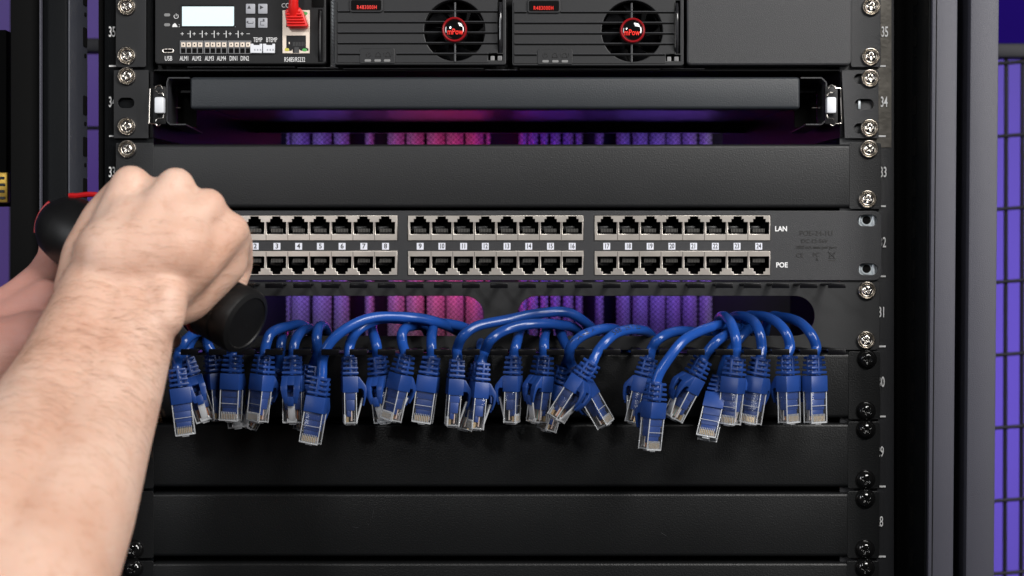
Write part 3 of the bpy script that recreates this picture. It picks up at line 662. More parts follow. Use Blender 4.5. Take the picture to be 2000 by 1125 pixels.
# rectifier modules
def rectifier(ox, oy, label):
    t = thing('rectifier_module', label, 'rectifier module', P(ox + 166, oy + 128), group='fan cooled rectifier modules')
    y0 = -.006; Q = lambda a: a + ox; V = lambda a: a + oy
    bm = bmesh.new()
    fan = circ(X(Q(232.5)), Z(V(62)), 59.5 * S, 56)
    plate(bm, [rrect(X(Q(166)), Z(V(54)), 333 * S, 150 * S, .0014, 3), fan,
               [(X(Q(317)), Z(V(106))), (X(Q(325.5)), Z(V(106))), (X(Q(325.5)), Z(V(3))), (X(Q(317)), Z(V(3)))],
               [(X(Q(298)), Z(V(120))), (X(Q(326)), Z(V(120))), (X(Q(326)), Z(V(107.5))), (X(Q(298)), Z(V(107.5)))]], y0, .008, .0005)
    fr = obj('front_face', bm, M_MOD, t)
    bm = bmesh.new()
    for i, py in enumerate((22, 43, 63.5, 84, 105)):
        a0, a1 = 4, 316
        segs = [(a0, a1)]
        if i == 0: segs = [(4, 27), (94, 316)]
        if i == 4: segs = [(4, 47), (118, 298)]
        for u, v in segs: pbox(bm, Q(u), Q(v), V(py) + .2, V(py) + 3.0, y0 - .0001, y0 + .0004, 0, 1); pbox(bm, Q(u), Q(v), V(py) - 2.2, V(py) + .1, y0 - .0009, y0 + .001, .0003, 0)
    for a in (2.5, 316.5): line(bm, [(Q(a), V(4)), (Q(a), V(122 if a < 100 else 104))], .8, y0 - .0001, 1)
    line(bm, [(Q(3), V(122.5)), (Q(298), V(122.5))], .8, y0 - .0001, 1)
    for py0, py1 in ((4, 40), (85, 121)): pbox(bm, Q(231), Q(234.5), V(py0), V(py1), y0 - .0006, y0 + .002, .0003)
    obj('grille_ribs', bm, [mat('rib_plastic', (.030, .031, .034), .38), M_VOID], t, smooth=False)
    # fan
    bm = bmesh.new(); c0 = P(Q(232.5), V(62), y0); c0.x = X(Q(232.5)); c0.z = Z(V(62))
    lathe(bm, [(0, -.022), (60 * S, -.022), (60 * S, -.002)], 40, Matrix.Translation(c0) @ RX, 1)
    for i in range(7):
        a0 = 2 * math.pi * i / 7 + .3; n = 8; rows = []
        for j in range(n + 1):
            rad = (24 + 33 * j / n) * S; row = []
            for kx, dy in ((-.30, .016), (.0, .012), (.30, .009)):
                a = a0 + kx * 1.1 + .35 * j / n; row.append(bm.verts.new((c0.x + rad * math.cos(a), c0.y + dy, c0.z + rad * math.sin(a))))
            rows.append(row)
        for r0, r1 in zip(rows, rows[1:]):
            for j in range(2): bm.faces.new((r0[j], r0[j + 1], r1[j + 1], r1[j]))
    lathe(bm, [(0, -.006), (25 * S, -.006), (26 * S, -.008), (26 * S, -.02)], 32, Matrix.Translation(c0) @ RX)
    obj('fan', bm, [mat('fan_plastic', (.006, .0062, .007), .25, spec=.3), M_VOID], t)
    bm = bmesh.new(); Mb = Matrix.Translation(c0) @ RX
    lathe(bm, [(19.5 * S, .0030), (20.5 * S, .0042), (22.5 * S, .0046), (24 * S, .0040), (24.3 * S, .001)], 48, Mb)
    bd = obj('badge', bm, mat('badge_red_ring', (.30, .008, .012), .3), t)
    bm = bmesh.new(); lathe(bm, [(20 * S * math.cos(R(a)), .0032 + .0017 * math.sin(R(a))) for a in range(0, 90, 9)] + [(0, .0049)], 48, Mb); obj('badge_dome', bm, M_GLASSB, bd)
    bm = bmesh.new(); text(bm, 'mPow', Q(231.5) + 1.5, V(62), 11, y0 - .0052, .78, bold=.3)
    for v in bm.verts:
        r2 = ((v.co.x - c0.x) ** 2 + (v.co.z - c0.z) ** 2) / (20 * S) ** 2
        v.co.y = y0 - .0033 - .0017 * math.sqrt(max(0, 1 - r2)) + (v.co.y - (y0 - .0052)) * .3
    obj('badge_lettering', bm, M_REDT, bd, smooth=False)
    # name plate
    bm = bmesh.new(); plate(bm, [rrect(X(Q(61)), Z(V(14)), 64 * S, 27 * S, .0016, 4)], y0 - .0014, .0016, .0004); npl = obj('name_plate', bm, M_MOD, t)
    bm = bmesh.new(); plate(bm, [rrect(X(Q(61)), Z(V(14)), 58 * S, 20 * S, .001, 4)], y0 - .0016, .0002); obj('plate_window', bm, M_VOID, npl)
    bm = bmesh.new(); text(bm, 'R483000H', Q(60.5), V(14.5), 7.4, y0 - .0018, .74, bold=.1, track=1.2); obj('plate_lettering', bm, M_REDT, npl, smooth=False)
    # indicators
    bm = bmesh.new(); plate(bm, [rrect(X(Q(82.5)), Z(V(112)), 68 * S, 30 * S, .0012, 4)], y0 - .0006, .0008, .0003); ip = obj('indicator_panel', bm, M_MOD, t)
    bm = bmesh.new(); yy = y0 - .0007
    line(bm, [(Q(63.5) + 4.3 * math.sin(R(a)), V(107) - 4.3 * math.cos(R(a))) for a in range(35, 330, 25)], 1, yy); line(bm, [(Q(63.5), V(101)), (Q(63.5), V(107))], 1, yy)
    for cx in (82.5, 101.5): line(bm, [(Q(cx - 5.5), V(111)), (Q(cx - 3), V(104)), (Q(cx), V(102)), (Q(cx + 3), V(104)), (Q(cx + 5.5), V(111))], 1, yy, closed=True)
    line(bm, [(Q(94), V(103)), (Q(93), V(106)), (Q(94), V(109))], .8, yy); line(bm, [(Q(109), V(103)), (Q(110), V(106)), (Q(109), V(109))], .8, yy)
    obj('symbols', bm, M_ICON, ip, smooth=False)
    for cx in (64, 83, 101.5):
        bm = bmesh.new(); plate(bm, [rrect(X(Q(cx)), Z(V(121)), 12.5 * S, 5 * S, .0006, 3)], y0 - .0009, .0006, .0002); obj('indicator_light', bm, M_GREYL, ip)
    bm = bmesh.new(); k0 = spline([P(Q(321), V(6), y0 + .001), P(Q(321.5), V(30), y0 - .0035), P(Q(321.5), V(80), y0 - .0035), P(Q(321), V(103), y0 + .001)]); tube(bm, k0, 2.8 * S, 10); obj('handle', bm, mat('handle_gloss', (.018, .018, .02), .15), t)
    bm = bmesh.new(); pbox(bm, Q(316), Q(324.5), V(109), V(118.5), y0 - .0006, y0 + .002, .0004); [pbox(bm, Q(317), Q(324), V(110.5 + 2.4 * i), V(111.3 + 2.4 * i), y0 - .0009, y0 - .0005) for i in range(3)]
    pbox(bm, Q(302), Q(310), V(109), V(119), y0 + .0005, y0 + .002, .0005)
    obj('release_latch', bm, M_GREYL, t, smooth=False)
rectifier(656, 0, 'fan rectifier module beside the controller and its red cable')
rectifier(1001, 1.5, 'fan rectifier module next to the plain grey blank cover')
bm = bmesh.new(); plate(bm, [rrect(X(1499.5), Z(25), 320 * S, 209 * S, .0028, 5)], -.006, .012, .0012)
tag(obj('blank_cover', bm, M_FINE), 'plain grey blank cover with rounded corners right of the fan modules', 'blank cover')

# ---------------------------------------------------------------- blue patch cables
mm = .001
def plug_meshes():
    out = {}
    # boot: collars round a core, hood below
    bm = bmesh.new()
    lathe(bm, [(0, 0), (3.3 * mm, 0), (3.6 * mm, -1 * mm), (3.9 * mm, -12 * mm), (0, -12 * mm)], 20)
    for i in range(4):
        z = -(.6 + 3.0 * i) * mm; w_ = (5.1 + .32 * i) * mm; d = (4.2 + .25 * i) * mm
        box(bm, -w_, w_, -d, d, z - 1.75 * mm, z, .55 * mm, 0, 2)
    box(bm, -.9 * mm, .9 * mm, -4.75 * mm, 4.75 * mm, -12 * mm, -1.2 * mm, .2 * mm); box(bm, -5.6 * mm, 5.6 * mm, -.7 * mm, .7 * mm, -12 * mm, -1.2 * mm, .2 * mm)
    box(bm, -6.4 * mm, 6.4 * mm, -4.9 * mm, 4.6 * mm, -22.4 * mm, -12.4 * mm, .45 * mm, 0, 2)
    out['boot'] = bm
    # latch guard: arched tongue with an oval opening
    bm = bmesh.new()
    side = [(4.2, -12.6), (5.4, -12.9), (9.4, -18.4), (9.9, -20.5), (9.7, -25), (8.8, -29.2), (7.9, -29.2), (8.3, -24.5), (8.0, -21.6), (6.9, -20.0), (4.2, -20.0)]
    side = [(a * mm, b_ * mm) for a, b_ in side]
    top = [p for p in side]
    for sx in (-1, 1): prism(bm, side, 'x', *(sorted((sx * 6.0 * mm, sx * 2.1 * mm))), 0, .25 * mm)
    prism(bm, [(a * mm, b_ * mm) for a, b_ in ((4.2, -12.7), (5.3, -13), (8.9, -17.8), (7.8, -18.6), (4.2, -18.4))], 'x', -3 * mm, 3 * mm, 0, .2 * mm)
    prism(bm, [(a * mm, b_ * mm) for a, b_ in ((9.6, -25.0), (9.0, -29.3), (8.5, -30.9), (7.4, -30.7), (7.8, -28), (8.2, -25.0))], 'x', -3 * mm, 3 * mm, 0, .2 * mm)
    for v in bm.verts:
        if v.co.z < -20 * mm: v.co.x *= 1 - .38 * min(1, (-20 * mm - v.co.z) / (10 * mm)) ** 1.3
    out['guard'] = bm
    # blue insert inside the clear plug
    bm = bmesh.new()
    box(bm, -5.4 * mm, 5.4 * mm, -3.4 * mm, 2.9 * mm, -27 * mm, -20 * mm, .3 * mm)
    box(bm, -5.2 * mm, 5.2 * mm, -2.9 * mm, 2.4 * mm, -33.5 * mm, -26.8 * mm, .5 * mm)
    box(bm, -4.7 * mm, 4.7 * mm, -2.4 * mm, -1.0 * mm, -37.0 * mm, -33.2 * mm, .3 * mm)
    for i in range(8): box(bm, (-4.2 + 1.1 * i) * mm, (-3.5 + 1.1 * i) * mm, -2.2 * mm, 0, -37.2 * mm, -32.2 * mm)
    out['insert'] = bm
    # clear plug shell
    bm = bmesh.new(); t = bmesh.new()
    box(t, -5.85 * mm, 5.85 * mm, -3.9 * mm, 3.3 * mm, -41.5 * mm, -20.3 * mm, .35 * mm); 
    dele = [f for f in t.faces if f.normal.z > .9 and f.calc_center_median().z > -20.5 * mm]
    bmesh.ops.delete(t, geom=dele, context='FACES'); merge(bm, t, 0)
    box(bm, -3.2 * mm, 3.2 * mm, 3.35 * mm, 4.3 * mm, -41.4 * mm, -38.8 * mm, .2 * mm, 1)
    # milky bars added along the edges, highlight put into their colour
    for sx in (-1, 1):
        for yy in (-3.9, 3.3): box(bm, (sx * 5.85 - .28) * mm, (sx * 5.85 + .28) * mm, (yy - .25) * mm, (yy + .25) * mm, -41.6 * mm, -20.4 * mm, .1 * mm, 1)
    for yy in (-3.9, 3.3): box(bm, -5.8 * mm, 5.8 * mm, (yy - .25) * mm, (yy + .25) * mm, -41.7 * mm, -41.0 * mm, .1 * mm, 1)
    box(bm, -5.6 * mm, 5.6 * mm, -4.05 * mm, -3.85 * mm, -31.0 * mm, -30.7 * mm, 0, 1)
    box(bm, -5.7 * mm, 5.7 * mm, -3.7 * mm, 3.1 * mm, -41.3 * mm, -40.6 * mm, .1 * mm, 1)
    box(bm, -2.2 * mm, 2.2 * mm, -3.2 * mm, 3.1 * mm, -42.6 * mm, -41.2 * mm, .2 * mm, 1)
    for i in range(9): box(bm, (-4.75 + 1.1 * i) * mm, (-4.5 + 1.1 * i) * mm, -4.1 * mm, -3.0 * mm, -41.2 * mm, -36 * mm, 0, 1)
    # release tab
    a = Matrix.Translation((0, 3.9 * mm, -40 * mm)) @ Matrix.Rotation(R(-15), 4, 'X')
    box(bm, -2.2 * mm, 2.2 * mm, -.5 * mm, .5 * mm, 0, 14.5 * mm, .25 * mm, 1, 2, a)
    out['plug'] = bm
    bm = bmesh.new()
    for i in range(8): box(bm, (-4.15 + 1.1 * i) * mm, (-3.75 + 1.1 * i) * mm, -4.0 * mm, -1.4 * mm, -40.4 * mm, -37.2 * mm, 0)
    out['pins'] = bm
    bm = bmesh.new()
    for i in range(8):
        x = (-3.9 + 1.1 * i) * mm; tube(bm, [Vector((x, .5 * mm, -39.8 * mm)), Vector((x, .5 * mm, -33 * mm))], .42 * mm, 6, i % 5)
    out['wires'] = bm
    return out
PM = plug_meshes()
W = [mat('wire_white', (.75, .7, .65), .4), mat('wire_orange', (.75, .30, .16), .4), mat('wire_pale', (.7, .55, .48), .4), mat('wire_green', (.30, .45, .40), .4), mat('wire_brown', (.60, .48, .42), .4)]
pm = {k_: mesh_of(v, k_, True, 40) for k_, v in PM.items()}
for k_, ms in (('boot', [M_BLUE]), ('guard', [M_BLUE]), ('insert', [M_BLUE]), ('plug', [M_CLEAR, M_EDGE]), ('pins', [M_GOLD]), ('wires', W)):
    for m in ms: pm[k_].materials.append(m)
cord_r = 3.2 * mm
def cable(label, bx, by, tx, ty, g, path, y=-.030, pitch=0, words=None):
    """boot top at (bx,by), tip towards (tx,ty); g: side the latch guard faces (0 back, 90 right, 180 front, 270 left)"""
    o = P(bx, by, y); e = P(tx, ty, y); d = (e - o).normalized()
    d = (d * math.cos(R(pitch)) + Vector((0, -1, 0)) * math.sin(R(pitch))).normalized()
    z = -d; x = Vector((0, 1, 0)).cross(z).normalized(); yy = z.cross(x)
    Rm = Matrix(((x.x, yy.x, z.x), (x.y, yy.y, z.y), (x.z, yy.z, z.z))).to_4x4() @ Matrix.Rotation(R(-g), 4, 'Z') 
    M = Matrix.Translation(o) @ Rm
    t = thing('patch_cable', label, 'patch cable', M, group='blue patch cables hanging over the finger rail')
    t.rotation_euler = M.to_euler()
    def add(n, k_, par):
        q = bpy.data.objects.new(n, pm[k_]); C.objects.link(q); q.parent = par; MW[q] = M; return q
    bo = add('boot', 'boot', t); add('latch_guard', 'guard', bo)
    pl_ = add('plug', 'plug', t); add('insert', 'insert', pl_); add('contact_pins', 'pins', pl_); add('wires', 'wires', pl_)
    pts = [o + d * .006, o] + [P(*q) for q in path]
    sp_ = spline(pts, 9)
    for i, v in enumerate(sp_[6:]):
        v += Vector((noise.noise(v * 40 + Vector((bx, 0, 0))), 0, noise.noise(v * 40 + Vector((0, by, 3))))) * .0006
    bm = bmesh.new(); tube(bm, sp_, cord_r, 14); co = obj('cord', bm, M_CORD, t)
    if words:
        cum = [0]
        for a_, b2 in zip(sp_, sp_[1:]): cum.append(cum[-1] + (b2 - a_).length)
        bm = bmesh.new()
        for st, word in words:
            tb = bmesh.new(); text(tb, word, 1000, 562.5, 9.5, 0, .95, bold=.15, track=1.15)
            for v in tb.verts:
                u = st + v.co.x; a_ = v.co.z / cord_r; i = max(1, min(len(cum) - 1, next((j for j, q_ in enumerate(cum) if q_ > u), len(cum) - 1)))
                f_ = (u - cum[i - 1]) / (cum[i] - cum[i - 1]); p_ = sp_[i - 1].lerp(sp_[i], f_); dd = (sp_[i] - sp_[i - 1]).normalized()
                n_ = (Vector((0, -1, .35)) - dd * Vector((0, -1, .35)).dot(dd)).normalized(); bb = n_.cross(dd)
                if bb.z < 0: bb = -bb
                v.co = p_ + (n_ * math.cos(a_) + bb * math.sin(a_)) * (cord_r + .00006)
            merge(bm, tb)
        obj('printed_text', bm, M_INK, co, smooth=False)
    return t
def drop(x, py, y=.05): return [(x, py + 20, y), (x + 3, py + 100, y + .03)]
f = -.030
CB = [
 ('leftmost blue patch cable, contacts forward, plug hanging lowest beside the forearm', 345, 718, 362, 850, -14 % 360, [(349, 690, f), (362, 665, f), (388, 648, -.015), (420, 655, .02), (440, 720, .05)], -.036, 0),
 ('blue patch cable tucked behind the leftmost plug, latch guard forward', 362, 698, 400, 818, 165, [(368, 680, -.02), (378, 660, -.01), (400, 650, .02), (420, 700, .05)], -.022, 0),
 ('blue patch cable in shade seen edge on, left of the plug under the tool', 414, 690, 424, 822, 60, [(409, 680, f), (404, 665, -.01), (404, 660, .03), (404, 720, .06)], -.020, 0),
 ('blue patch cable with gold contacts forward directly below the black tool end', 456, 690, 450, 824, 12, [(455, 672, f), (460, 655, -.01), (470, 650, .03), (470, 720, .06)], -.030, 0),
 ('blue patch cable mostly hidden, its clear tip peeking out below the plug under the tool', 450, 706, 466, 834, 180, [(450, 680, -.015), (455, 660, .0), (460, 660, .03), (460, 720, .06)], -.013, 0),
 ('blue patch cable whose tilted clear tip shows between two front plugs left of centre', 545, 720, 484, 826, 200, [(548, 685, -.015), (552, 660, -.008), (560, 650, .03), (560, 720, .06)], -.012, 0),
 ('blue patch cable right of the black tool end, latch guard sticking out to the right', 517, 692, 503, 822, 42, [(520, 672, f), (530, 650, -.026), (560, 638, -.01), (600, 640, .02), (640, 700, .05)], -.034, 0),
 ('blue patch cable, latch guard loop squarely forward, left of the low hanging plug', 572, 694, 573, 822, 184, [(574, 672, f), (584, 652, -.022), (606, 642, .0), (625, 660, .03), (630, 720, .06)], -.030, 0),
 ('blue patch cable hanging lower than its left side neighbours, gold contacts forward', 628, 735, 606, 864, 12, [(629, 705, -.038), (636, 680, -.040), (660, 652, -.040), (700, 630, -.036), (745, 619, -.030), (810, 620, -.022), (870, 634, -.006), (905, 655, .03)], -.038, 0),
 ('blue patch cable looping tightly up behind the lowest plug of the left cluster', 612, 712, 596, 828, 150, [(620, 690, -.024), (619, 662, -.028), (623, 640, -.018), (636, 642, .004), (655, 700, .05)], -.016, 0),
 ('blue patch cable seen side on below the long left arch, guard to the right', 682, 695, 684, 824, 78, [(684, 672, f), (697, 648, -.032), (725, 630, -.026), (760, 622, -.014), (850, 630, -.008), (925, 648, .012), (960, 700, .04)], -.032, 0),
 ('blue patch cable with its loop shaped guard front left, under the long left arch', 737, 695, 752, 822, 205, [(735, 672, f), (728, 645, -.012), (728, 635, .015), (730, 700, .05)], -.026, 0),
 ('blue patch cable leaning left onto its neighbour, right of the loop shaped guard', 792, 692, 763, 822, 48, [(786, 670, f), (786, 650, -.028), (800, 638, -.012), (830, 640, .015), (850, 700, .05)], -.036, 0),
 ('blue patch cable with contacts forward and a straight cord, right end of the left cluster', 843, 695, 826, 816, 8, [(843, 672, f), (843, 652, -.020), (845, 640, .0), (845, 690, .05)], -.030, 0),
 ('blue patch cable at the left end of the big centre arch, seen side on', 893, 700, 884, 816, 80, [(893, 682, f), (905, 656, -.036), (935, 636, -.032), (1000, 622, -.022), (1060, 612, -.016), (1105, 610, -.010), (1140, 628, .0), (1165, 650, .03)], -.034, 0),
 ('blue patch cable under the lower centre arch, guard hooking to the right', 941, 706, 929, 834, 72, [(947, 686, f), (960, 662, -.036), (990, 644, -.030), (1040, 632, -.024), (1090, 634, -.012), (1130, 648, .01), (1150, 700, .04)], -.036, 0),
 ('blue patch cable nearly hidden behind the lower centre arch plug, clear tip showing', 935, 712, 908, 820, 250, [(938, 690, -.014), (940, 670, .0), (942, 665, .03), (942, 720, .05)], -.015, 0),
 ('blue patch cable left of centre trio, guard curling to the left', 1003, 694, 999, 820, 285, [(1007, 675, f), (1013, 655, -.016), (1022, 640, .010), (1030, 700, .05)], -.030, 0),
 ('blue patch cable with its guard loop front left, in the tangled centre cluster', 1062, 694, 1049, 816, 228, [(1062, 672, f), (1064, 655, -.014), (1070, 640, .010), (1075, 700, .05)], -.030, 0),
 ('blue patch cable half buried low in the tangled centre cluster', 1103, 715, 1070, 832, 60, [(1110, 690, -.022), (1100, 665, -.010), (1094, 645, .004), (1096, 640, .03), (1100, 700, .06)], -.020, 0),
 ('blue patch cable in the centre tangle leaning far to the left, loop hanging in front', 1158, 706, 1086, 818, 122, [(1166, 688, -.044), (1185, 665, -.042), (1210, 648, -.034), (1245, 644, -.018), (1275, 660, .012), (1290, 720, .05)], -.046, 0, [(.030, '568'), (.044, 'VERIFIED')]),
 ('blue patch cable in the centre tangle whose bright clear plug points down right', 1118, 716, 1182, 828, 300, [(1112, 694, -.030), (1122, 670, -.034), (1150, 650, -.032), (1190, 642, -.014), (1215, 655, .014), (1230, 720, .05)], -.026, 0, [(.031, 'TIA-EIA')]),
 ('blue patch cable left of the lowest right plug, guard curling to the left', 1268, 698, 1240, 816, 300, [(1273, 680, f), (1288, 662, -.032), (1318, 648, -.022), (1355, 648, -.004), (1390, 665, .02), (1410, 720, .05)], -.030, 0),
 ('blue patch cable with the lowest hanging plug in the right cluster', 1282, 745, 1268, 876, 320, [(1294, 718, -.048), (1320, 680, -.046), (1345, 658, -.040), (1385, 640, -.026), (1415, 636, -.006), (1440, 650, .02), (1450, 720, .05)], -.048, 0),
 ('blue patch cable leaning left in the right cluster, loop shaped guard upper left', 1374, 700, 1313, 816, 235, [(1384, 684, -.034), (1402, 664, -.034), (1425, 650, -.022), (1445, 640, .0), (1460, 660, .03), (1470, 720, .06)], -.034, 0),
 ('blue patch cable pitched toward the viewer with its contact end showing, right cluster', 1408, 736, 1375, 850, 18, [(1416, 705, -.018), (1430, 680, -.010), (1450, 655, -.008), (1470, 640, .01), (1490, 660, .04)], -.024, 22),
 ('blue patch cable fourth from the right end, thick cord looping straight over', 1437, 697, 1425, 824, 38, [(1438, 680, -.036), (1436, 655, -.036), (1426, 628, -.024), (1412, 618, -.004), (1402, 632, .02), (1400, 700, .05)], -.036, 0),
 ('blue patch cable third from the right end, guard to the right', 1486, 697, 1466, 822, 34, [(1488, 678, f), (1484, 650, -.030), (1470, 626, -.018), (1445, 618, .0), (1425, 630, .02), (1420, 700, .05)], -.032, 0),
 ('blue patch cable second from the right end, hanging straight', 1538, 694, 1541, 820, 322, [(1543, 676, f), (1534, 648, -.030), (1512, 626, -.018), (1480, 616, .0), (1455, 626, .02), (1450, 700, .05)], -.032, 0),
 ('rightmost blue patch cable in front of the textured panel', 1590, 694, 1592, 820, 330, [(1594, 678, f), (1584, 652, -.030), (1562, 630, -.018), (1530, 620, .0), (1500, 625, .02), (1490, 700, .05)], -.032, 0),
]
for c in CB: cable(*c)
# extra free loop of the long left arch
# ---------------------------------------------------------------- power tool
A, Bp = P(140, 452, -.128), P(480, 630, -.184)
ax = (Bp - A).normalized(); L = (Bp - A).length
tl = thing('power_tool', 'black handheld power tool with red trim gripped in the fist', 'power tool', A)
q = ax.to_track_quat('Z', 'Y').to_matrix().to_4x4(); Mt = Matrix.Translation(A) @ q
bm = bmesh.new()
lathe(bm, [(0, -.0195), (.007, -.0187), (.013, -.0155), (.0172, -.0095), (.0195, 0), (.0198, .010), (.0188, .022), (.0165, .034), (.0155, .06), (.0155, L - .034), (.0165, L - .026)], 48, Mt)
bd = obj('body', bm, M_RUB, tl)
bm = bmesh.new()
lathe(bm, [(.0150, L - .026), (.0172, L - .024), (.0176, L - .012), (.0170, L - .011), (.0170, L - .0095), (.0178, L - .009), (.0180, L - .002), (.0172, L), (.0145, L + .001), (.0140, L + .0004), (0, L + .0008)], 56, Mt)
obj('end_cap', bm, M_RUB, tl, ang=25)
bm = bmesh.new(); lathe(bm, [(.0160, L - .0275), (.0181, L - .0268), (.0181, L - .0250), (.0165, L - .0243)], 48, Mt)
obj('red_collar', bm, M_REDD, tl)
bm = bmesh.new()
arc = lambda a0, a1, r: [P(142 - r * math.cos(R(a)), 452 - r * math.sin(R(a)), -.128) for a in range(a0, a1, 6)]
tube(bm, arc(-2, 54, 71), .0015, 8)
tube(bm, spline(arc(84, 102, 70) + [P(185, 380, -.128), P(240, 392, -.125)], 4), .0015, 8)
obj('red_trim', bm, M_REDD, tl)

# ---------------------------------------------------------------- person: both forearms and hands as one skin
def cap(bm, p0, r0, p1, r1, n=14):
    for p, r in ((p0, r0), (p1, r1)): bmesh.ops.create_icosphere(bm, subdivisions=3, radius=r, matrix=Matrix.Translation(p))
    t = bmesh.new(); d = p1 - p0
    if d.length > 1e-5:
        bmesh.ops.create_cone(t, cap_ends=True, segments=28, radius1=r0, radius2=r1, depth=d.length,
                              matrix=Matrix.Translation((p0 + p1) / 2) @ d.to_track_quat('Z', 'Y').to_matrix().to_4x4())
        merge(bm, t)
    else: t.free()
def chain(bm, pts):
    q = [(P(a, b_, y), r * sc_(y)) for a, b_, y, r in pts]
    for (p0, r0), (p1, r1) in zip(q, q[1:]): cap(bm, p0, r0, p1, r1)
def build_person():
    bm = bmesh.new(); c = lambda *p: chain(bm, p)
    # right forearm: two strands side by side give an oval section
    for off, dy in ((-1, 0), (1, 0)):
        o = lambda a, b_, y, r: (a + off * .30 * r * .95, b_ + off * .30 * r * .38, y, r * .72)
        c(o(228, 585, -.222, 112), o(208, 660, -.236, 128), o(174, 750, -.252, 142), o(128, 850, -.278, 164), o(72, 975, -.320, 192), o(-20, 1150, -.370, 232), o(-150, 1420, -.43, 262))
    # back of the hand: metacarpals to knuckles
    c((200, 560, -.222, 58), (216, 470, -.216, 52), (256, 362, -.205, 41))
    c((235, 560, -.226, 58), (284, 460, -.225, 52), (343, 364, -.213, 39))
    c((270, 565, -.224, 58), (340, 480, -.223, 52), (406, 403, -.211, 37))
    c((300, 580, -.216, 60), (380, 510, -.216, 54), (450, 450, -.204, 37))
    c((225, 500, -.222, 82), (345, 485, -.219, 78)); c((255, 440, -.216, 60), (345, 430, -.216, 60)); c((322, 585, -.232, 46), (318, 620, -.236, 44)); c((250, 500, -.205, 80), (330, 470, -.200, 78)); c((220, 440, -.198, 58), (330, 430, -.195, 60), (400, 470, -.190, 58))
    c((225, 540, -.218, 66), (262, 430, -.214, 50), (300, 385, -.203, 38)); c((255, 540, -.220, 68), (322, 430, -.216, 50), (374, 400, -.206, 36)); c((280, 555, -.218, 66), (370, 460, -.212, 50), (428, 436, -.203, 36))
    # little finger side of the palm
    c((290, 590, -.210, 66), (360, 575, -.198, 58), (432, 510, -.192, 53), (442, 470, -.196, 46))
    # thumb root and web
    c((165, 572, -.212, 60), (176, 500, -.208, 56), (206, 430, -.198, 48), (240, 385, -.196, 42))
    c((155, 560, -.205, 50), (165, 520, -.180, 40), (215, 470, -.135, 34), (250, 470, -.118, 30))
    # fingers curling away round the handle
    for (kx, ky, r, dx) in ((256, 362, 37, 10), (343, 364, 37, 14), (406, 403, 35, 12)):
        y0 = -.205
        c((kx, ky, y0, r), (kx + dx, ky + 26, -.150, r * .95), (kx + dx + 4, ky + 100, -.118, r * .85), (kx + dx - 10, ky + 150, -.135, r * .78))
    c((450, 450, -.204, 37), (462, 478, -.170, 33), (464, 520, -.152, 31), (456, 552, -.156, 28))
    # left hand behind, thumb up the tool, palm below
    c((-90, 650, -.130, 44), (-10, 610, -.128, 38), (45, 582, -.122, 42), (90, 545, -.112, 42), (106, 500, -.100, 31), (112, 452, -.095, 36))
    c((-140, 760, -.150, 110), (-20, 715, -.150, 96), (60, 668, -.150, 62), (120, 640, -.150, 40))
    c((-20, 650, -.135, 44), (90, 590, -.130, 46))
    c((-140, 760, -.150, 110), (-260, 900, -.20, 110), (-420, 1150, -.30, 150))
    c((100, 650, -.150, 36), (220, 640, -.150, 30), (300, 650, -.152, 27), (337, 664, -.156, 21))
    me = bpy.data.meshes.new('t'); bm.to_mesh(me); bm.free()
    o = bpy.data.objects.new('t', me); C.objects.link(o)
    r = o.modifiers.new('r', 'REMESH'); r.mode = 'VOXEL'; r.voxel_size = .0017; r.use_smooth_shade = True
    s = o.modifiers.new('s', 'SMOOTH'); s.factor = .5; s.iterations = 20
    dg = bpy.context.evaluated_depsgraph_get(); dg.update()
    out = bpy.data.meshes.new_from_object(o.evaluated_get(dg)); bpy.data.objects.remove(o)
    return out
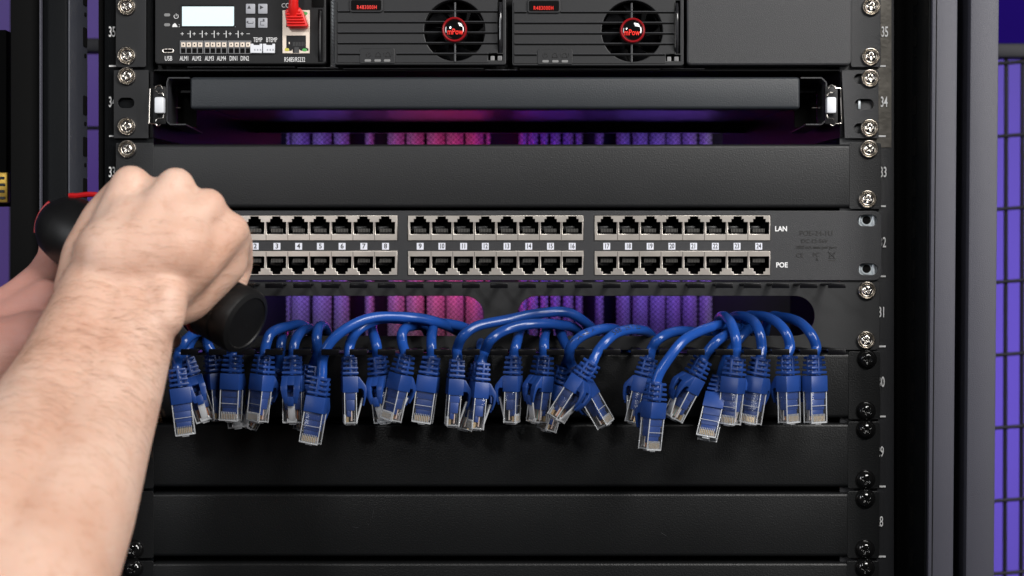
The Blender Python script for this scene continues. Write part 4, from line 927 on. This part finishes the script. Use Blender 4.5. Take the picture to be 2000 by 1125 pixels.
def skin_mat():
    m = mat('skin', (.60, .38, .28), .5, sss=.25, spec=.4); nt = m.node_tree; b = nt.nodes['Principled BSDF']
    tc = nt.nodes.new('ShaderNodeTexCoord')
    n1 = nt.nodes.new('ShaderNodeTexNoise'); n1.inputs['Scale'].default_value = 20; n1.inputs['Detail'].default_value = 4
    cr = nt.nodes.new('ShaderNodeValToRGB'); e = cr.color_ramp.elements; e[0].position = .36; e[0].color = (.62, .37, .27, 1); e[1].position = .66; e[1].color = (.72, .49, .385, 1)
    nt.links.new(tc.outputs['Object'], n1.inputs['Vector']); nt.links.new(n1.outputs['Fac'], cr.inputs[0])
    n2 = nt.nodes.new('ShaderNodeTexNoise'); n2.inputs['Scale'].default_value = 170; n2.inputs['Detail'].default_value = 5
    cr2 = nt.nodes.new('ShaderNodeValToRGB'); e = cr2.color_ramp.elements; e[0].position = .30; e[0].color = (.86, .78, .72, 1); e[1].position = .5; e[1].color = (1, 1, 1, 1)
    nt.links.new(tc.outputs['Object'], n2.inputs['Vector']); nt.links.new(n2.outputs['Fac'], cr2.inputs[0])
    mx = nt.nodes.new('ShaderNodeMix'); mx.data_type = 'RGBA'; mx.blend_type = 'MULTIPLY'; mx.inputs['Factor'].default_value = .55
    nt.links.new(cr.outputs[0], mx.inputs['A']); nt.links.new(cr2.outputs[0], mx.inputs['B']); vd = nt.nodes.new('ShaderNodeVectorMath'); vd.operation = 'DISTANCE'; vd.inputs[1].default_value = P(60, 610, -.125)
    nt.links.new(tc.outputs['Object'], vd.inputs[0])
    mr = nt.nodes.new('ShaderNodeMapRange'); mr.inputs['From Min'].default_value = .085; mr.inputs['From Max'].default_value = .045
    mr.inputs['To Max'].default_value = .75; nt.links.new(vd.outputs['Value'], mr.inputs['Value'])
    fl = nt.nodes.new('ShaderNodeMix'); fl.data_type = 'RGBA'; fl.inputs['B'].default_value = (.60, .27, .23, 1)
    nt.links.new(mr.outputs['Result'], fl.inputs['Factor']); nt.links.new(mx.outputs['Result'], fl.inputs['A']); nt.links.new(fl.outputs['Result'], b.inputs['Base Color'])
    # creases run across the arm
    mp = nt.nodes.new('ShaderNodeMapping'); mp.inputs['Rotation'].default_value = (0, R(-22), 0); mp.inputs['Scale'].default_value = (45, 45, 330)
    n3 = nt.nodes.new('ShaderNodeTexNoise'); n3.inputs['Scale'].default_value = 1; n3.inputs['Detail'].default_value = 4
    nt.links.new(tc.outputs['Object'], mp.inputs['Vector']); nt.links.new(mp.outputs[0], n3.inputs['Vector'])
    n4 = nt.nodes.new('ShaderNodeTexNoise'); n4.inputs['Scale'].default_value = 900; n4.inputs['Detail'].default_value = 3
    nt.links.new(tc.outputs['Object'], n4.inputs['Vector'])
    b1 = nt.nodes.new('ShaderNodeBump'); b1.inputs['Distance'].default_value = .0016; b1.inputs['Strength'].default_value = .22
    b2 = nt.nodes.new('ShaderNodeBump'); b2.inputs['Distance'].default_value = .0004; b2.inputs['Strength'].default_value = .4
    nt.links.new(n3.outputs['Fac'], b1.inputs['Height']); nt.links.new(n4.outputs['Fac'], b2.inputs['Height']); nt.links.new(b1.outputs[0], b2.inputs['Normal']); nt.links.new(b2.outputs[0], b.inputs['Normal'])
    return m
me = build_person(); me.name = 'person'; me.polygons.foreach_set('use_smooth', [True] * len(me.polygons))
person = link('person', me, skin_mat())
tag(person, 'bare forearms reaching in from the left, fist closed round the black tool', 'person')
# fine arm hair
bm = bmesh.new(); rnd = random.Random(3); polys = me.polygons; cnt = 0
import_pts = []
while cnt < 1500:
    p = polys[rnd.randrange(len(polys))]; c = p.center; n = p.normal
    if n.y > -.15: continue
    k_ = sc_(c.y); px, py = c.x / k_ + 1000, 562.5 - c.z / k_
    if not (-20 < px < 480 and 420 < py < 1000) or px < 100 - (py - 560) * .5: continue
    dens = max(0, 1 - abs(py - 640) / 260) * (1 if px < 330 else .5)
    if rnd.random() > dens * .9 + .02: continue
    d = Vector((.95, -.1, .18 + rnd.uniform(-.4, .3))); d = (d - n * d.dot(n)).normalized(); Lh = rnd.uniform(.006, .013)
    pts = [c - n * .0002, c + d * Lh * .4 + n * .0009, c + d * Lh * .8 + n * .0010 + Vector((0, 0, -Lh * .12)), c + d * Lh + n * .0006 + Vector((0, 0, -Lh * .25))]
    tube(bm, pts, .000042, 3, cap=False, rf=lambda t: 1 - .6 * t); cnt += 1
hr = obj('arm_hair', bm, mat('brown_hair', (.30, .17, .10), .5), person); hr['kind'] = 'stuff'
